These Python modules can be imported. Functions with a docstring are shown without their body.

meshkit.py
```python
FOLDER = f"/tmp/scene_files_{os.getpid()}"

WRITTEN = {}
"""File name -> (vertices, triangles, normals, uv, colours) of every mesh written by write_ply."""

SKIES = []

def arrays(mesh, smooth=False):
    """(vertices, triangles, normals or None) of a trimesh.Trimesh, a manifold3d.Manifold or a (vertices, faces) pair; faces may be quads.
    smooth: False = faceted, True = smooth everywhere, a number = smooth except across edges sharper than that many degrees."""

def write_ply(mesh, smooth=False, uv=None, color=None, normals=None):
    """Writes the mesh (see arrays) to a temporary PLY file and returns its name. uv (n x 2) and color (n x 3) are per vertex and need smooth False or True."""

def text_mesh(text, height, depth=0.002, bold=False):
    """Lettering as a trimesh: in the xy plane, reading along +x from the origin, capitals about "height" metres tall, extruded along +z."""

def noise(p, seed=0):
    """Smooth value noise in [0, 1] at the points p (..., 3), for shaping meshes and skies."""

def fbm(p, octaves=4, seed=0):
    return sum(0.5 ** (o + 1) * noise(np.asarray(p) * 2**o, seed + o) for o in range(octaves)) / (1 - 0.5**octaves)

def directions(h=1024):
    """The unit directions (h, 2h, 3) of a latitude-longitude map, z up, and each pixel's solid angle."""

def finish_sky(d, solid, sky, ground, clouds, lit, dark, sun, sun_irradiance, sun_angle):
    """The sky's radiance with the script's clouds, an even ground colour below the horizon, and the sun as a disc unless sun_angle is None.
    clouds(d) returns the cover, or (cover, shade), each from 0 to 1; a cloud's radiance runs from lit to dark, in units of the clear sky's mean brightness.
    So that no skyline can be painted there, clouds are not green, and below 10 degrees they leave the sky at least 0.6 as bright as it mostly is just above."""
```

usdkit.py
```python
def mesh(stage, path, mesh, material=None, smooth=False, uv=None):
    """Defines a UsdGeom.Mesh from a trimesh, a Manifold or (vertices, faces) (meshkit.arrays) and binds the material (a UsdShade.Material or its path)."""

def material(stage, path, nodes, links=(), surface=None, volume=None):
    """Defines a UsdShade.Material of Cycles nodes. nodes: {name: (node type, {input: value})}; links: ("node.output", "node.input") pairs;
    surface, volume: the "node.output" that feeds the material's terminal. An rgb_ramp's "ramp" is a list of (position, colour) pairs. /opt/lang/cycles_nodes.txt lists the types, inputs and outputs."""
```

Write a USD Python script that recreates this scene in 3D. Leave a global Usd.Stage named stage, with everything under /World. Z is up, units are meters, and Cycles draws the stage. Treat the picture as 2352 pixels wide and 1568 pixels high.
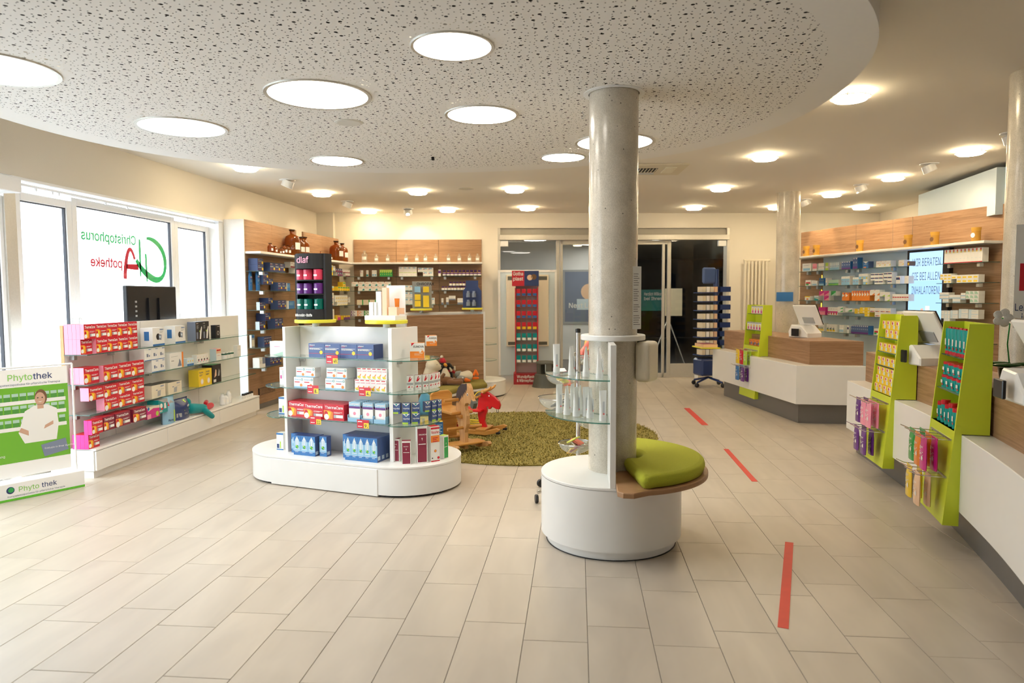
import math, random, numpy as np, trimesh, usdkit, meshkit
from pxr import Usd, UsdGeom, UsdLux, UsdShade, Gf, Sdf, Vt
from shapely.geometry import Polygon, Point
stage = Usd.Stage.CreateInMemory()
UsdGeom.SetStageUpAxis(stage, "Z"); UsdGeom.SetStageMetersPerUnit(stage, 1.0)
UsdGeom.Xform.Define(stage, "/World")
rng = random.Random(7)
# ---------------------------------------------------------------- camera, sky, exposure
PITCH, YAW, ROLL, EYE = .065, -.0930, -.0050, 1.600
fw = np.array([math.sin(YAW) * math.cos(PITCH), math.cos(YAW) * math.cos(PITCH), -math.sin(PITCH)])
rt = np.array([math.cos(YAW), -math.sin(YAW), 0.]); up = np.cross(rt, fw)
rt, up = math.cos(ROLL) * rt + math.sin(ROLL) * up, -math.sin(ROLL) * rt + math.cos(ROLL) * up
cam = UsdGeom.Camera.Define(stage, "/World/camera")
cam.AddTransformOp().Set(Gf.Matrix4d(*rt, 0, *up, 0, *(-fw), 0, 0, 0, EYE, 1))
cam.CreateHorizontalApertureAttr(36.0); cam.CreateFocalLengthAttr(1600 / 2352 * 36)
cam.CreateFStopAttr(2.2); cam.CreateFocusDistanceAttr(5.6)
cam.CreateExposureAttr(0.92)
SKY, LAMP, PANEL = 3.2, 34.0, 11.0
dome = UsdLux.DomeLight.Define(stage, "/World/sky")
skym = usdkit.material(stage, "/World/Looks/sky_look", {
    "tc": ("texture_coordinate", {}), "n": ("noise_texture", {"scale": 2.5, "detail": 6.0}),
    "r": ("rgb_ramp", {"ramp": [(.35, (.62, .78, 1.0)), (.62, (.95, .98, 1.0))]}),
    "b": ("background_shader", {"strength": SKY})},
    [("tc.generated", "n.vector"), ("n.fac", "r.fac"), ("r.color", "b.color")], surface="b.background")
UsdShade.MaterialBindingAPI.Apply(dome.GetPrim()).Bind(skym)
# ---------------------------------------------------------------- materials
LK = "/World/Looks/"
M = {}
def mat(name, nodes, links=(), surface="p.BSDF"):
    M[name] = usdkit.material(stage, LK + name, nodes, links, surface=surface); return M[name]
def plain(name, col, rough=.5, metal=0., bump=0., scale=60., coat=0., var=.0, spec=.5):
    n = {"p": ("principled_bsdf", {"base_color": col, "roughness": rough, "metallic": metal, "coat_weight": coat, "specular_ior_level": spec})}; l = []
    n["g"] = ("geometry", {}); n["n"] = ("noise_texture", {"scale": scale, "detail": 3.0}); l += [("g.position", "n.vector")]
    a = np.array(col)
    n["r"] = ("rgb_ramp", {"ramp": [(.3, tuple(a * (1 - var))), (.7, tuple(np.minimum(a * (1 + var), 1)))]}); l += [("n.fac", "r.fac"), ("r.color", "p.base_color")]
    if bump:
        n["b"] = ("bump", {"strength": bump, "distance": .002}); l += [("n.fac", "b.height"), ("b.normal", "p.normal")]
    return mat(name, n, l)
plain("wall_paint", (.80, .75, .66), .75, bump=.15, scale=140, var=.015)
plain("ceiling_paint", (.80, .76, .69), .8, bump=.1, scale=120, var=.01)
plain("disc_paint", (.80, .78, .75), .8, var=.01)
plain("white_laminate", (.82, .81, .79), .32, var=.008, scale=9)
plain("white_frame", (.86, .87, .88), .35, var=.01)
plain("grey_plinth", (.20, .19, .185), .38, metal=.5, var=.06, scale=200)
plain("lime_lacquer", (.62, .72, .035), .38, var=.01)
plain("yellow_lacquer", (.83, .76, .06), .3, var=.01)
plain("chrome", (.75, .75, .76), .16, metal=1.)
plain("steel", (.55, .56, .56), .34, metal=1., var=.04)
plain("aluminium", (.62, .60, .55), .45, metal=.6, var=.03)
plain("black_plastic", (.012, .012, .014), .32, var=.2)
plain("grey_plastic", (.10, .105, .09), .5, var=.06)
plain("cream_leather", (.80, .74, .62), .5, bump=.25, scale=160, var=.02)
plain("green_cloth", (.42, .44, .03), .92, bump=.9, scale=420, var=.16)
plain("olive_cloth", (.27, .22, .045), .95, bump=.9, scale=300, var=.15)
plain("grout", (.16, .14, .125), .9, var=.05)
plain("felt", (.05, .048, .046), .95)
plain("dark_paint", (.045, .028, .03), .55, var=.1)
plain("red_tape", (.62, .035, .02), .5, var=.05, scale=12)
plain("asphalt", (.6, .6, .6), .9, var=.05, scale=20)
plain("house_plaster", (.85, .84, .8), .9, var=.02)
plain("roof_tile", (.32, .3, .3), .9, var=.1)
plain("blue_board", (.60, .72, .82), .4, var=.01)
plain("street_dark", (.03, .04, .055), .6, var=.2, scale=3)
# vertex-coloured print: the colours belong to the packaging itself
def vcol(name, rough, coat=0., bump=0., scale=80., var=.0, sheen=0.):
    n = {"a": ("attribute", {"attribute": "col"}), "p": ("principled_bsdf", {"roughness": rough, "coat_weight": coat, "sheen_weight": sheen})}
    l = [("a.color", "p.base_color")]
    if bump:
        n["g"] = ("geometry", {}); n["n"] = ("noise_texture", {"scale": scale, "detail": 3.0}); n["b"] = ("bump", {"strength": bump, "distance": .003})
        l += [("g.position", "n.vector"), ("n.fac", "b.height"), ("b.normal", "p.normal")]
    return mat(name, n, l)
vcol("paper", .42, .15); vcol("plastic", .22); vcol("plush", .95, bump=1., scale=190, sheen=.3); vcol("foil", .26, .3, bump=.35, scale=45); vcol("matte", .7)
def wood(name, c0, c1, c2, axis, rough=.42):
    sc = {"h": (1.0, 1.0, 26.0), "v": (22., 22., 1.)}[axis]
    mat(name, {"g": ("geometry", {}), "m": ("mapping", {"scale": sc}), "n": ("noise_texture", {"scale": 1.3, "detail": 7.0, "roughness": .62, "distortion": .9}),
        "m2": ("mapping", {"scale": tuple(4 * s for s in sc)}), "n2": ("noise_texture", {"scale": 3.0, "detail": 3.0}),
        "x": ("math", {"math_type": "multiply_add", "value2": .35, "value3": -.17}), "s": ("math", {"math_type": "add"}),
        "r": ("rgb_ramp", {"ramp": [(.26, c0), (.5, c1), (.74, c2)]}), "p": ("principled_bsdf", {"roughness": rough})},
        [("g.position", "m.vector"), ("m.vector", "n.vector"), ("g.position", "m2.vector"), ("m2.vector", "n2.vector"), ("n2.fac", "x.value1"), ("n.fac", "s.value1"), ("x.value", "s.value2"),
         ("s.value", "r.fac"), ("r.color", "p.base_color")])
wood("walnut", (.20, .105, .05), (.33, .185, .098), (.43, .26, .15), "h")
wood("seat_wood", (.24, .12, .05), (.36, .19, .09), (.46, .27, .14), "h")
wood("pine", (.42, .20, .06), (.58, .31, .12), (.68, .42, .2), "v", .5)
wood("honey_pine", (.42, .17, .03), (.58, .27, .06), (.66, .36, .1), "h", .35)
mat("tile", {"o": ("object_info", {}), "g": ("geometry", {}), "ad": ("vector_math", {"math_type": "multiply_add", "vector2": (1., .25, 1.)}), "cx": ("combine_xyz", {}),
    "n": ("noise_texture", {"scale": 5.0, "detail": 6.0, "distortion": .6}), "s": ("math", {"math_type": "multiply_add", "value2": .10, "value3": 0.}), "k": ("math", {"math_type": "multiply", "value2": 37.}),
    "ss": ("math", {"math_type": "add"}), "r": ("rgb_ramp", {"ramp": [(.3, (.455, .395, .325)), (.75, (.55, .48, .395))]}), "p": ("principled_bsdf", {"roughness": .36})},
    [("g.position", "ad.vector1"), ("o.random", "k.value1"), ("k.value", "cx.x"), ("k.value", "cx.y"), ("cx.vector", "ad.vector3"), ("ad.vector", "n.vector"), ("o.random", "s.value1"), ("n.fac", "ss.value1"), ("s.value", "ss.value2"), ("ss.value", "r.fac"), ("r.color", "p.base_color")])
mat("concrete", {"g": ("geometry", {}), "n": ("noise_texture", {"scale": 7.0, "detail": 9.0, "roughness": .68}), "r": ("rgb_ramp", {"ramp": [(.3, (.58, .53, .44)), (.7, (.76, .70, .60))]}),
    "v": ("voronoi_texture", {"scale": 26., "feature": "f1"}), "vr": ("rgb_ramp", {"ramp": [(.0, (.3, .3, .3)), (.10, (.35, .34, .32)), (.13, (1, 1, 1))]}), "w": ("white_noise_texture", {"dimensions": "3D"}),
    "wr": ("rgb_ramp", {"ramp": [(.80, (1, 1, 1)), (.82, (0, 0, 0))]}), "mx": ("math", {"math_type": "maximum"}), "mu": ("vector_math", {"math_type": "multiply"}),
    "n2": ("noise_texture", {"scale": 160., "detail": 2.}), "r2": ("rgb_ramp", {"ramp": [(.38, (.86, .85, .84)), (.6, (1, 1, 1))]}), "mu2": ("vector_math", {"math_type": "multiply"}), "p": ("principled_bsdf", {"roughness": .24, "coat_weight": .3, "coat_roughness": .12})},
    [("g.position", "n.vector"), ("n.fac", "r.fac"), ("g.position", "v.vector"), ("v.distance", "vr.fac"), ("v.position", "w.vector"), ("w.value", "wr.fac"), ("vr.color", "mx.value1"), ("wr.color", "mx.value2"),
     ("r.color", "mu.vector1"), ("mx.value", "mu.vector2"), ("g.position", "n2.vector"), ("n2.fac", "r2.fac"), ("mu.vector", "mu2.vector1"), ("r2.color", "mu2.vector2"), ("mu2.vector", "p.base_color")])
# scattered round perforations: real see-through holes in the plate
def perf():
    n = {"g": ("geometry", {}), "fl": ("vector_math", {"math_type": "multiply", "vector2": (1., 1., 0.)}),
         "p": ("principled_bsdf", {"base_color": (.80, .78, .75), "roughness": .8}), "t": ("transparent_bsdf", {"color": (1, 1, 1)}), "mx": ("mix_closure", {})}
    l = [("g.position", "fl.vector1")]
    for i, (sc, r0) in enumerate(((9., .085), (19., .085), (22., .075))):
        n[f"o{i}"] = ("vector_math", {"math_type": "add", "vector2": (3.7 * i, 1.3 * i, 0.)})
        n[f"v{i}"] = ("voronoi_texture", {"dimensions": "2D", "scale": sc, "randomness": .62})
        n[f"l{i}"] = ("math", {"math_type": "less_than", "value2": r0})
        l += [("fl.vector", f"o{i}.vector1"), (f"o{i}.vector", f"v{i}.vector"), (f"v{i}.distance", f"l{i}.value1")]
    n["m1"] = ("math", {"math_type": "maximum"}); n["m2"] = ("math", {"math_type": "maximum"})
    l += [("l0.value", "m1.value1"), ("l1.value", "m1.value2"), ("m1.value", "m2.value1"), ("l2.value", "m2.value2"), ("m2.value", "mx.fac"), ("p.BSDF", "mx.closure1"), ("t.BSDF", "mx.closure2")]
    mat("perforated", n, l, surface="mx.closure")
perf()
def glassy(name, tint, refl=1.0, rough=.0, attr=False, body=None):
    n = {"t": ("transparent_bsdf", {"color": tint}), "gl": ("glossy_bsdf", {"color": (refl,) * 3, "roughness": rough}), "f": ("fresnel", {"IOR": 1.5}), "mx": ("mix_closure", {})}
    n["g"] = ("geometry", {}); n["i"] = ("math", {"math_type": "subtract", "value1": 1.0}); n["k"] = ("math", {"math_type": "multiply"})
    l = [("g.backfacing", "i.value2"), ("f.fac", "k.value1"), ("i.value", "k.value2"), ("k.value", "mx.fac"), ("gl.BSDF", "mx.closure2")]
    if attr:
        n["a"] = ("attribute", {"attribute": "col"}); l.append(("a.color", "t.color"))
    if body:
        n["d"] = ("diffuse_bsdf", {"color": body[:3]}); n["m2"] = ("mix_closure", {"fac": body[3]}); l += [("t.BSDF", "m2.closure1"), ("d.BSDF", "m2.closure2"), ("m2.closure", "mx.closure1")]
    else:
        l.append(("t.BSDF", "mx.closure1"))
    mat(name, n, l, surface="mx.closure")
glassy("pane_glass", (.96, .98, .97)); glassy("shelf_glass", (.9, .96, .94), attr=True, body=(.55, .75, .70, .10))
glassy("amber_glass", (.62, .22, .03), body=(.30, .085, .008, .35)); glassy("clear_glass", (.93, .95, .94), body=(.8, .82, .8, .10)); glassy("acrylic", (.96, .97, .97), body=(.8, .8, .8, .05))
def emit(name, col, s):
    mat(name, {"e": ("emission", {"color": col, "strength": s})}, surface="e.emission")
emit("panel_light", (1.0, .93, .82), PANEL); emit("lamp_light", (1.0, .80, .50), LAMP); emit("spot_light", (1.0, .84, .60), 40.)
emit("foyer_light", (1.0, .95, .85), 12.); emit("led_yellow", (1.0, .62, .05), 3.)
mat("screen", {"a": ("attribute", {"attribute": "col"}), "e": ("emission", {"strength": 1.0})}, [("a.color", "e.color")], surface="e.emission")
# ---------------------------------------------------------------- mesh builder
TXT = {}
def flat_text(s, bold):
    k = (s, bold)
    if k not in TXT:
        m = meshkit.text_mesh(s, 1.0, .01, bold)
        top = np.all(m.vertices[m.faces][:, :, 2] > .005, axis=1)
        f = m.faces[top]; u, inv = np.unique(f, return_inverse=True)
        TXT[k] = (np.array(m.vertices)[u][:, :2], inv.reshape(-1, 3))
    return TXT[k]
class MB:
    def __init__(s): s.v, s.f, s.c, s.n = [], [], [], 0
    def add(s, v, f, c=(.8, .8, .8)):
        v = np.asarray(v, float).reshape(-1, 3); c = np.asarray(c, float)
        s.v.append(v); s.f.append(np.asarray(f, int).reshape(-1, 3) + s.n); s.c.append(np.broadcast_to(c, (len(v), 3))); s.n += len(v); return s
    def quad(s, a, b, c, d, col): return s.add([a, b, c, d], [[0, 1, 2], [0, 2, 3]], col)
    def box(s, x0, x1, y0, y1, z0, z1, c=(.8, .8, .8), b=0., **fc):
        if b:
            return s.cbox(x0, x1, y0, y1, z0, z1, c, b)
        P = lambda i, j, k: ((x0, x1)[i], (y0, y1)[j], (z0, z1)[k])
        for nm, q in (("f", [(0, 0, 0), (1, 0, 0), (1, 0, 1), (0, 0, 1)]), ("k", [(1, 1, 0), (0, 1, 0), (0, 1, 1), (1, 1, 1)]), ("l", [(0, 1, 0), (0, 0, 0), (0, 0, 1), (0, 1, 1)]),
                      ("r", [(1, 0, 0), (1, 1, 0), (1, 1, 1), (1, 0, 1)]), ("t", [(0, 0, 1), (1, 0, 1), (1, 1, 1), (0, 1, 1)]), ("u", [(0, 1, 0), (1, 1, 0), (1, 0, 0), (0, 0, 0)])):
            s.quad(*[P(*p) for p in q], fc.get(nm, c))
        return s
    def cbox(s, x0, x1, y0, y1, z0, z1, c, b):
        lo, hi = np.array([x0, y0, z0]), np.array([x1, y1, z1]); b = min(b, (hi - lo).min() * .45)
        cs = [(i, j, k) for i in (0, 1) for j in (0, 1) for k in (0, 1)]
        def pt(cn, ax):  # corner point lying on the face of axis ax
            p = np.where(np.array(cn) == 0, lo, hi).astype(float)
            for a in range(3):
                if a != ax: p[a] += b if cn[a] == 0 else -b
            return p
        ctr = (lo + hi) / 2
        def poly(ps):
            ps = np.array(ps); n = np.cross(ps[1] - ps[0], ps[2] - ps[0])
            if n @ (ps.mean(0) - ctr) < 0: ps = ps[::-1]
            s.add(ps, [[0, i, i + 1] for i in range(1, len(ps) - 1)], c)
        for ax in range(3):
            o = [a for a in range(3) if a != ax]
            for sd in (0, 1):
                q = []
                for e in ((0, 0), (1, 0), (1, 1), (0, 1)):
                    cn = [0, 0, 0]; cn[ax] = sd; cn[o[0]], cn[o[1]] = e; q.append(pt(cn, ax))
                poly(q)
            for e in ((0, 0), (1, 0), (1, 1), (0, 1)):
                c0 = [0, 0, 0]; c1 = [0, 0, 0]; c0[ax], c1[ax] = 0, 1; c0[o[0]] = c1[o[0]] = e[0]; c0[o[1]] = c1[o[1]] = e[1]
                poly([pt(c0, o[0]), pt(c1, o[0]), pt(c1, o[1]), pt(c0, o[1])])
        for cn in cs: poly([pt(cn, 0), pt(cn, 1), pt(cn, 2)])
        return s
    def prism(s, pts, z0, z1, c=(.8, .8, .8), side=None, top=None, bev=0., smooth=False):
        pts = np.array(pts, float)
        if np.cross(pts, np.roll(pts, -1, 0)).sum() < 0: pts = pts[::-1]
        side = c if side is None else side; top = c if top is None else top
        pv, pf = trimesh.creation.triangulate_polygon(Polygon(pts), engine="earcut")
        ins = pts
        if bev:
            g = Polygon(pts).buffer(-bev, join_style=2)
            d = np.roll(pts, -1, 0) - pts; d /= np.linalg.norm(d, axis=1)[:, None] + 1e-12; nn = np.stack([-d[:, 1], d[:, 0]], 1); m = nn + np.roll(nn, 1, 0)
            ins = pts + bev * m / np.maximum((m * nn).sum(1)[:, None], .3)
            pv, pf = trimesh.creation.triangulate_polygon(Polygon(ins), engine="earcut")
        if len(pf) and np.cross(pv[pf[0][1]] - pv[pf[0][0]], pv[pf[0][2]] - pv[pf[0][0]]) < 0: pf = pf[:, ::-1]
        s.add(np.c_[pv, np.full(len(pv), z1)], pf, top); 
        bv, bf = trimesh.creation.triangulate_polygon(Polygon(pts), engine="earcut")
        if len(bf) and np.cross(bv[bf[0][1]] - bv[bf[0][0]], bv[bf[0][2]] - bv[bf[0][0]]) < 0: bf = bf[:, ::-1]
        s.add(np.c_[bv, np.full(len(bv), z0)], bf[:, ::-1], c)
        n = len(pts); levels = [(pts, z0), (pts, z1 - bev)] + ([(ins, z1)] if bev else [])
        for (a, za), (b, zb) in zip(levels, levels[1:]):
            A, B = np.c_[a, np.full(n, za)], np.c_[b, np.full(n, zb)]
            if smooth:
                i = np.arange(n); j = (i + 1) % n
                s.add(np.vstack([A, B]), np.vstack([np.c_[i, j, j + n], np.c_[i, j + n, i + n]]), side)
            else:
                for i in range(n):
                    j = (i + 1) % n; s.quad(A[i], A[j], B[j], B[i], side)
        return s
    def lathe(s, prof, c=(.8, .8, .8), n=24, at=(0, 0, 0), cols=None, a0=0., a1=2 * math.pi):
        full = a1 - a0 > 6.28; m = n if full else n + 1
        t = a0 + (a1 - a0) * np.arange(m) / n
        for k, ((r0, z0), (r1, z1)) in enumerate(zip(prof, prof[1:])):
            A = np.stack([r0 * np.cos(t) + at[0], r0 * np.sin(t) + at[1], np.full(m, z0 + at[2])], 1); B = np.stack([r1 * np.cos(t) + at[0], r1 * np.sin(t) + at[1], np.full(m, z1 + at[2])], 1)
            i = np.arange(n); j = (i + 1) % m if full else i + 1
            s.add(np.vstack([A, B]), np.vstack([np.c_[i, j, j + m], np.c_[i, j + m, i + m]]), cols[k] if cols else c)
        return s
    def rev(s, prof, c=(.8, .8, .8), n=24, at=(0, 0, 0)):  # one smooth skin
        t = 2 * math.pi * np.arange(n) / n; L = len(prof)
        V = np.array([[r * math.cos(a) + at[0], r * math.sin(a) + at[1], z + at[2]] for r, z in prof for a in t])
        i, j = np.meshgrid(np.arange(L - 1), np.arange(n), indexing="ij"); i, j = i.ravel(), j.ravel(); k = (j + 1) % n
        return s.add(V, np.vstack([np.c_[i * n + j, i * n + k, (i + 1) * n + k], np.c_[i * n + j, (i + 1) * n + k, (i + 1) * n + j]]), c)
    def tube(s, pts, r, c=(.8, .8, .8), n=8, caps=True):
        p = np.asarray(pts, float); t = np.gradient(p, axis=0); t /= np.linalg.norm(t, axis=1)[:, None] + 1e-12
        a = np.cross(t, np.where(np.abs(t[:, 2:]) < .9, [0, 0, 1.], [1., 0, 0])); a /= np.linalg.norm(a, axis=1)[:, None] + 1e-12; b = np.cross(t, a)
        rr = np.broadcast_to(r, (len(p),)); an = 2 * math.pi * np.arange(n) / n
        V = p[:, None] + rr[:, None, None] * (np.cos(an)[None, :, None] * a[:, None] + np.sin(an)[None, :, None] * b[:, None])
        i, j = np.meshgrid(np.arange(len(p) - 1), np.arange(n), indexing="ij"); i, j = i.ravel(), j.ravel(); k = (j + 1) % n
        s.add(V.reshape(-1, 3), np.vstack([np.c_[i * n + j, i * n + k, (i + 1) * n + k], np.c_[i * n + j, (i + 1) * n + k, (i + 1) * n + j]]), c)
        if caps:
            for e in (0, -1):
                s.add(np.vstack([V[e], p[e]]), [[q, (q + 1) % n, n] for q in range(n)], c)
        return s
    def ball(s, at, r, c=(.8, .8, .8), n=2):
        m = trimesh.creation.icosphere(n, 1.0); r = np.broadcast_to(r, (3,)); return s.add(np.array(m.vertices) * r + at, m.faces, c)
    def mesh(s, m, c=(.8, .8, .8)): return s.add(m.vertices, m.faces, c)
    def text(s, st, x, z, h, c, y=0., bold=False, al="l", maxw=None):
        v, f = flat_text(st, bold); w = np.ptp(v[:, 0]) * h; k = 1. if not maxw or w < maxw else maxw / w
        v = np.c_[v[:, 0] * h * k, v[:, 1] * h]; v[:, 0] -= v[:, 0].min() if al == "l" else (v[:, 0].max() + v[:, 0].min()) / 2
        return s.add(np.c_[v[:, 0] + x, np.full(len(v), y), v[:, 1] + z], f, c)
    def pl(s, pts, c, y=0.):  # flat polygon on the x-z plane, facing -y
        pts = np.array(pts, float); pv, pf = trimesh.creation.triangulate_polygon(Polygon(pts), engine="earcut")
        if len(pf) and np.cross(pv[pf[0][1]] - pv[pf[0][0]], pv[pf[0][2]] - pv[pf[0][0]]) < 0: pf = pf[:, ::-1]
        return s.add(np.c_[pv[:, 0], np.full(len(pv), y), pv[:, 1]], pf, c)
    def rect(s, x0, z0, x1, z1, c, y=0.): return s.quad((x0, y, z0), (x1, y, z0), (x1, y, z1), (x0, y, z1), c)
    def disc(s, x, z, r, c, y=0., n=18, rz=None):
        t = 2 * math.pi * np.arange(n) / n; rz = r if rz is None else rz
        return s.add(np.c_[np.r_[x, x + r * np.cos(t)], np.full(n + 1, y), np.r_[z, z + rz * np.sin(t)]], [[0, 1 + i, 1 + (i + 1) % n] for i in range(n)], c)
    def xf(s, M4, start=0):
        for k in range(start, len(s.v)):
            s.v[k] = s.v[k] @ np.asarray(M4)[:3, :3].T + np.asarray(M4)[:3, 3]
        return s
    def mark(s): return len(s.v)
    def arrays(s): return np.vstack(s.v), np.vstack(s.f), np.vstack(s.c)
RX = lambda a: trimesh.transformations.rotation_matrix(a, [1, 0, 0])
RY = lambda a: trimesh.transformations.rotation_matrix(a, [0, 1, 0])
RZ = lambda a: trimesh.transformations.rotation_matrix(a, [0, 0, 1])
TR = lambda *t: trimesh.transformations.translation_matrix(t)
# ---------------------------------------------------------------- scene objects
USED = {}
def path_for(parent, name):
    k = f"{parent}/{name}"; n = USED.get(k, 0); USED[k] = n + 1
    return k if n == 0 else f"{k}_{n:03d}"
LABELS = {}
def tag(p, label=None, cat=None, group=None, kind=None):
    for k, t in (("label", label), ("category", cat), ("group", group), ("kind", kind)):
        if t: p.SetCustomDataByKey(k, t)
def put(xf, loc, rz=0., M4=None):
    x = UsdGeom.Xformable(xf)
    if M4 is not None:
        x.AddTransformOp().Set(Gf.Matrix4d(*np.asarray(M4, float).T.ravel().tolist())); return
    x.AddTranslateOp().Set(Gf.Vec3d(*map(float, loc)))
    if rz: x.AddRotateZOp().Set(float(rz))
def part(parent, name, mb, m, label=None, kind=None, smooth=True):
    p = path_for(parent if isinstance(parent, str) else str(parent.GetPath()), name)
    v, f, c = mb.arrays(); u_, iv = np.unique(f, return_inverse=True); v, c, f = v[u_], c[u_], iv.reshape(-1, 3)
    g = usdkit.mesh(stage, p, (v, f), M[m], smooth=smooth)
    UsdGeom.PrimvarsAPI(g).CreatePrimvar("col", Sdf.ValueTypeNames.Color3fArray, "vertex").Set(Vt.Vec3fArray.FromNumpy(c.astype(np.float32)))
    tag(g.GetPrim(), label, None, None, kind); return g.GetPrim()
def thing(name, label, cat, loc=(0, 0, 0), rz=0., group=None, kind=None, M4=None):
    x = UsdGeom.Xform.Define(stage, path_for("/World", name)); put(x, loc, rz, M4); tag(x.GetPrim(), label, cat, group, kind); return x.GetPrim()
def solo(name, mb, m, label, cat, loc=(0, 0, 0), rz=0., group=None, kind=None, M4=None):
    p = part("/World", name, mb, m); put(p, loc, rz, M4); tag(p, label, cat, group, kind); return p
def dup(src, label, loc, rz=0., group=None, M4=None, cat=None):
    x = UsdGeom.Xform.Define(stage, path_for("/World", src.GetName())).GetPrim()
    x.GetReferences().AddInternalReference(src.GetPath()); x.SetInstanceable(True)
    ux = UsdGeom.Xformable(x)
    x.CreateAttribute("xformOp:translate", Sdf.ValueTypeNames.Double3).Set(Gf.Vec3d(*map(float, loc)))
    x.CreateAttribute("xformOp:rotateZ", Sdf.ValueTypeNames.Float).Set(float(rz))
    x.CreateAttribute("xformOpOrder", Sdf.ValueTypeNames.TokenArray, False).Set(Vt.TokenArray(["xformOp:translate", "xformOp:rotateZ"]))
    tag(x, label, cat, group); return x
class Fr:
    """A unit's own frame: u to the viewer's right along its front, v away from the viewer, angle in degrees."""
    def __init__(s, o, ang):
        s.o, s.a = np.array([o[0], o[1]], float), ang; r = math.radians(ang); s.d = np.array([math.cos(r), math.sin(r)]); s.n = np.array([-s.d[1], s.d[0]])
    def w(s, u, v=0., z=0.): return (*(s.o + u * s.d + v * s.n), z)
LG, FI = Fr((-4.279, 5.729), 91.33), Fr((-2.605, 5.666), -16.98)
BS, LS, RW = Fr((-4.186, 12.86), 7.63), Fr((-4.55, 9.267), 87.71), Fr((3.868, 12.582), -71.46)
HC, DZ = 3.17, 2.89
# ---------------------------------------------------------------- floor: every tile a part
random.seed(3)
flo = UsdGeom.Xform.Define(stage, path_for("/World", "floor")).GetPrim(); tag(flo, None, None, None, "structure")
TX0, TY = .052, (3.306, 3.143)
g = MB().box(-5.2, 6.4, -2.2, 14.6, -.12, -.0025, (.2, .2, .2)); part(flo, "grout_bed", g, "grout")
tiles = []
for k in range(-18, 22):
    x0 = TX0 + .3 * k
    for j in range(-10, 20):
        y0 = TY[k % 2] + .6 * j
        if x0 > 6.3 or x0 < -5.1 or y0 > 14.5 or y0 < -2.1: continue
        c = np.array([x0 + .15, y0 + .3, 0]) - [0, 0, EYE]; zc = c @ fw
        vis = zc > 1.8 and abs(c @ rt / zc) < .76 and -.54 < c @ up / zc
        hid = False
        tiles.append((0 if vis else 1, c @ c, x0, y0))
tiles.sort()
rest = MB()
for i, (h, d, x0, y0) in enumerate(tiles):
    j = .0006 * random.random()
    if i < 298 and not h:
        part(flo, "tile", MB().cbox(x0 + .0013, x0 + .2987, y0 + .0013, y0 + .5987, -.009, j, (.5, .45, .4), .0012), "tile")
    else:
        rest.cbox(x0 + .0013, x0 + .2987, y0 + .0013, y0 + .5987, -.009, j, (.5, .45, .4), .0012)
part(flo, "tile_field", rest, "tile", kind="stuff")
# ---------------------------------------------------------------- walls, ceiling
WX = -4.85
def struct(name, mb, m): p = part("/World", name, mb, m); tag(p, None, None, None, "structure"); return p
WY = lambda x: 13.45 + .134 * x
BW = Fr((-4.85, WY(-4.85)), 7.632)
def u_of(x): return (x + 4.85) / math.cos(math.radians(7.632))
def bwall(mb, u0, u1, v0, v1, z0, z1, c=(.8, .8, .8)):
    P = [BW.w(u, v)[:2] for u, v in ((u0, v0), (u1, v0), (u1, v1), (u0, v1))]; mb.prism(P, z0, z1, c)
DU0, DU1, DT = u_of(-1.50), u_of(2.93), 2.89
w = MB(); bwall(w, -.3, DU0, 0, .22, 0, HC); bwall(w, DU1, 12., 0, .22, 0, HC); bwall(w, DU0, DU1, 0, .22, DT, HC)
struct("wall_back", w, "wall_paint")
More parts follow.
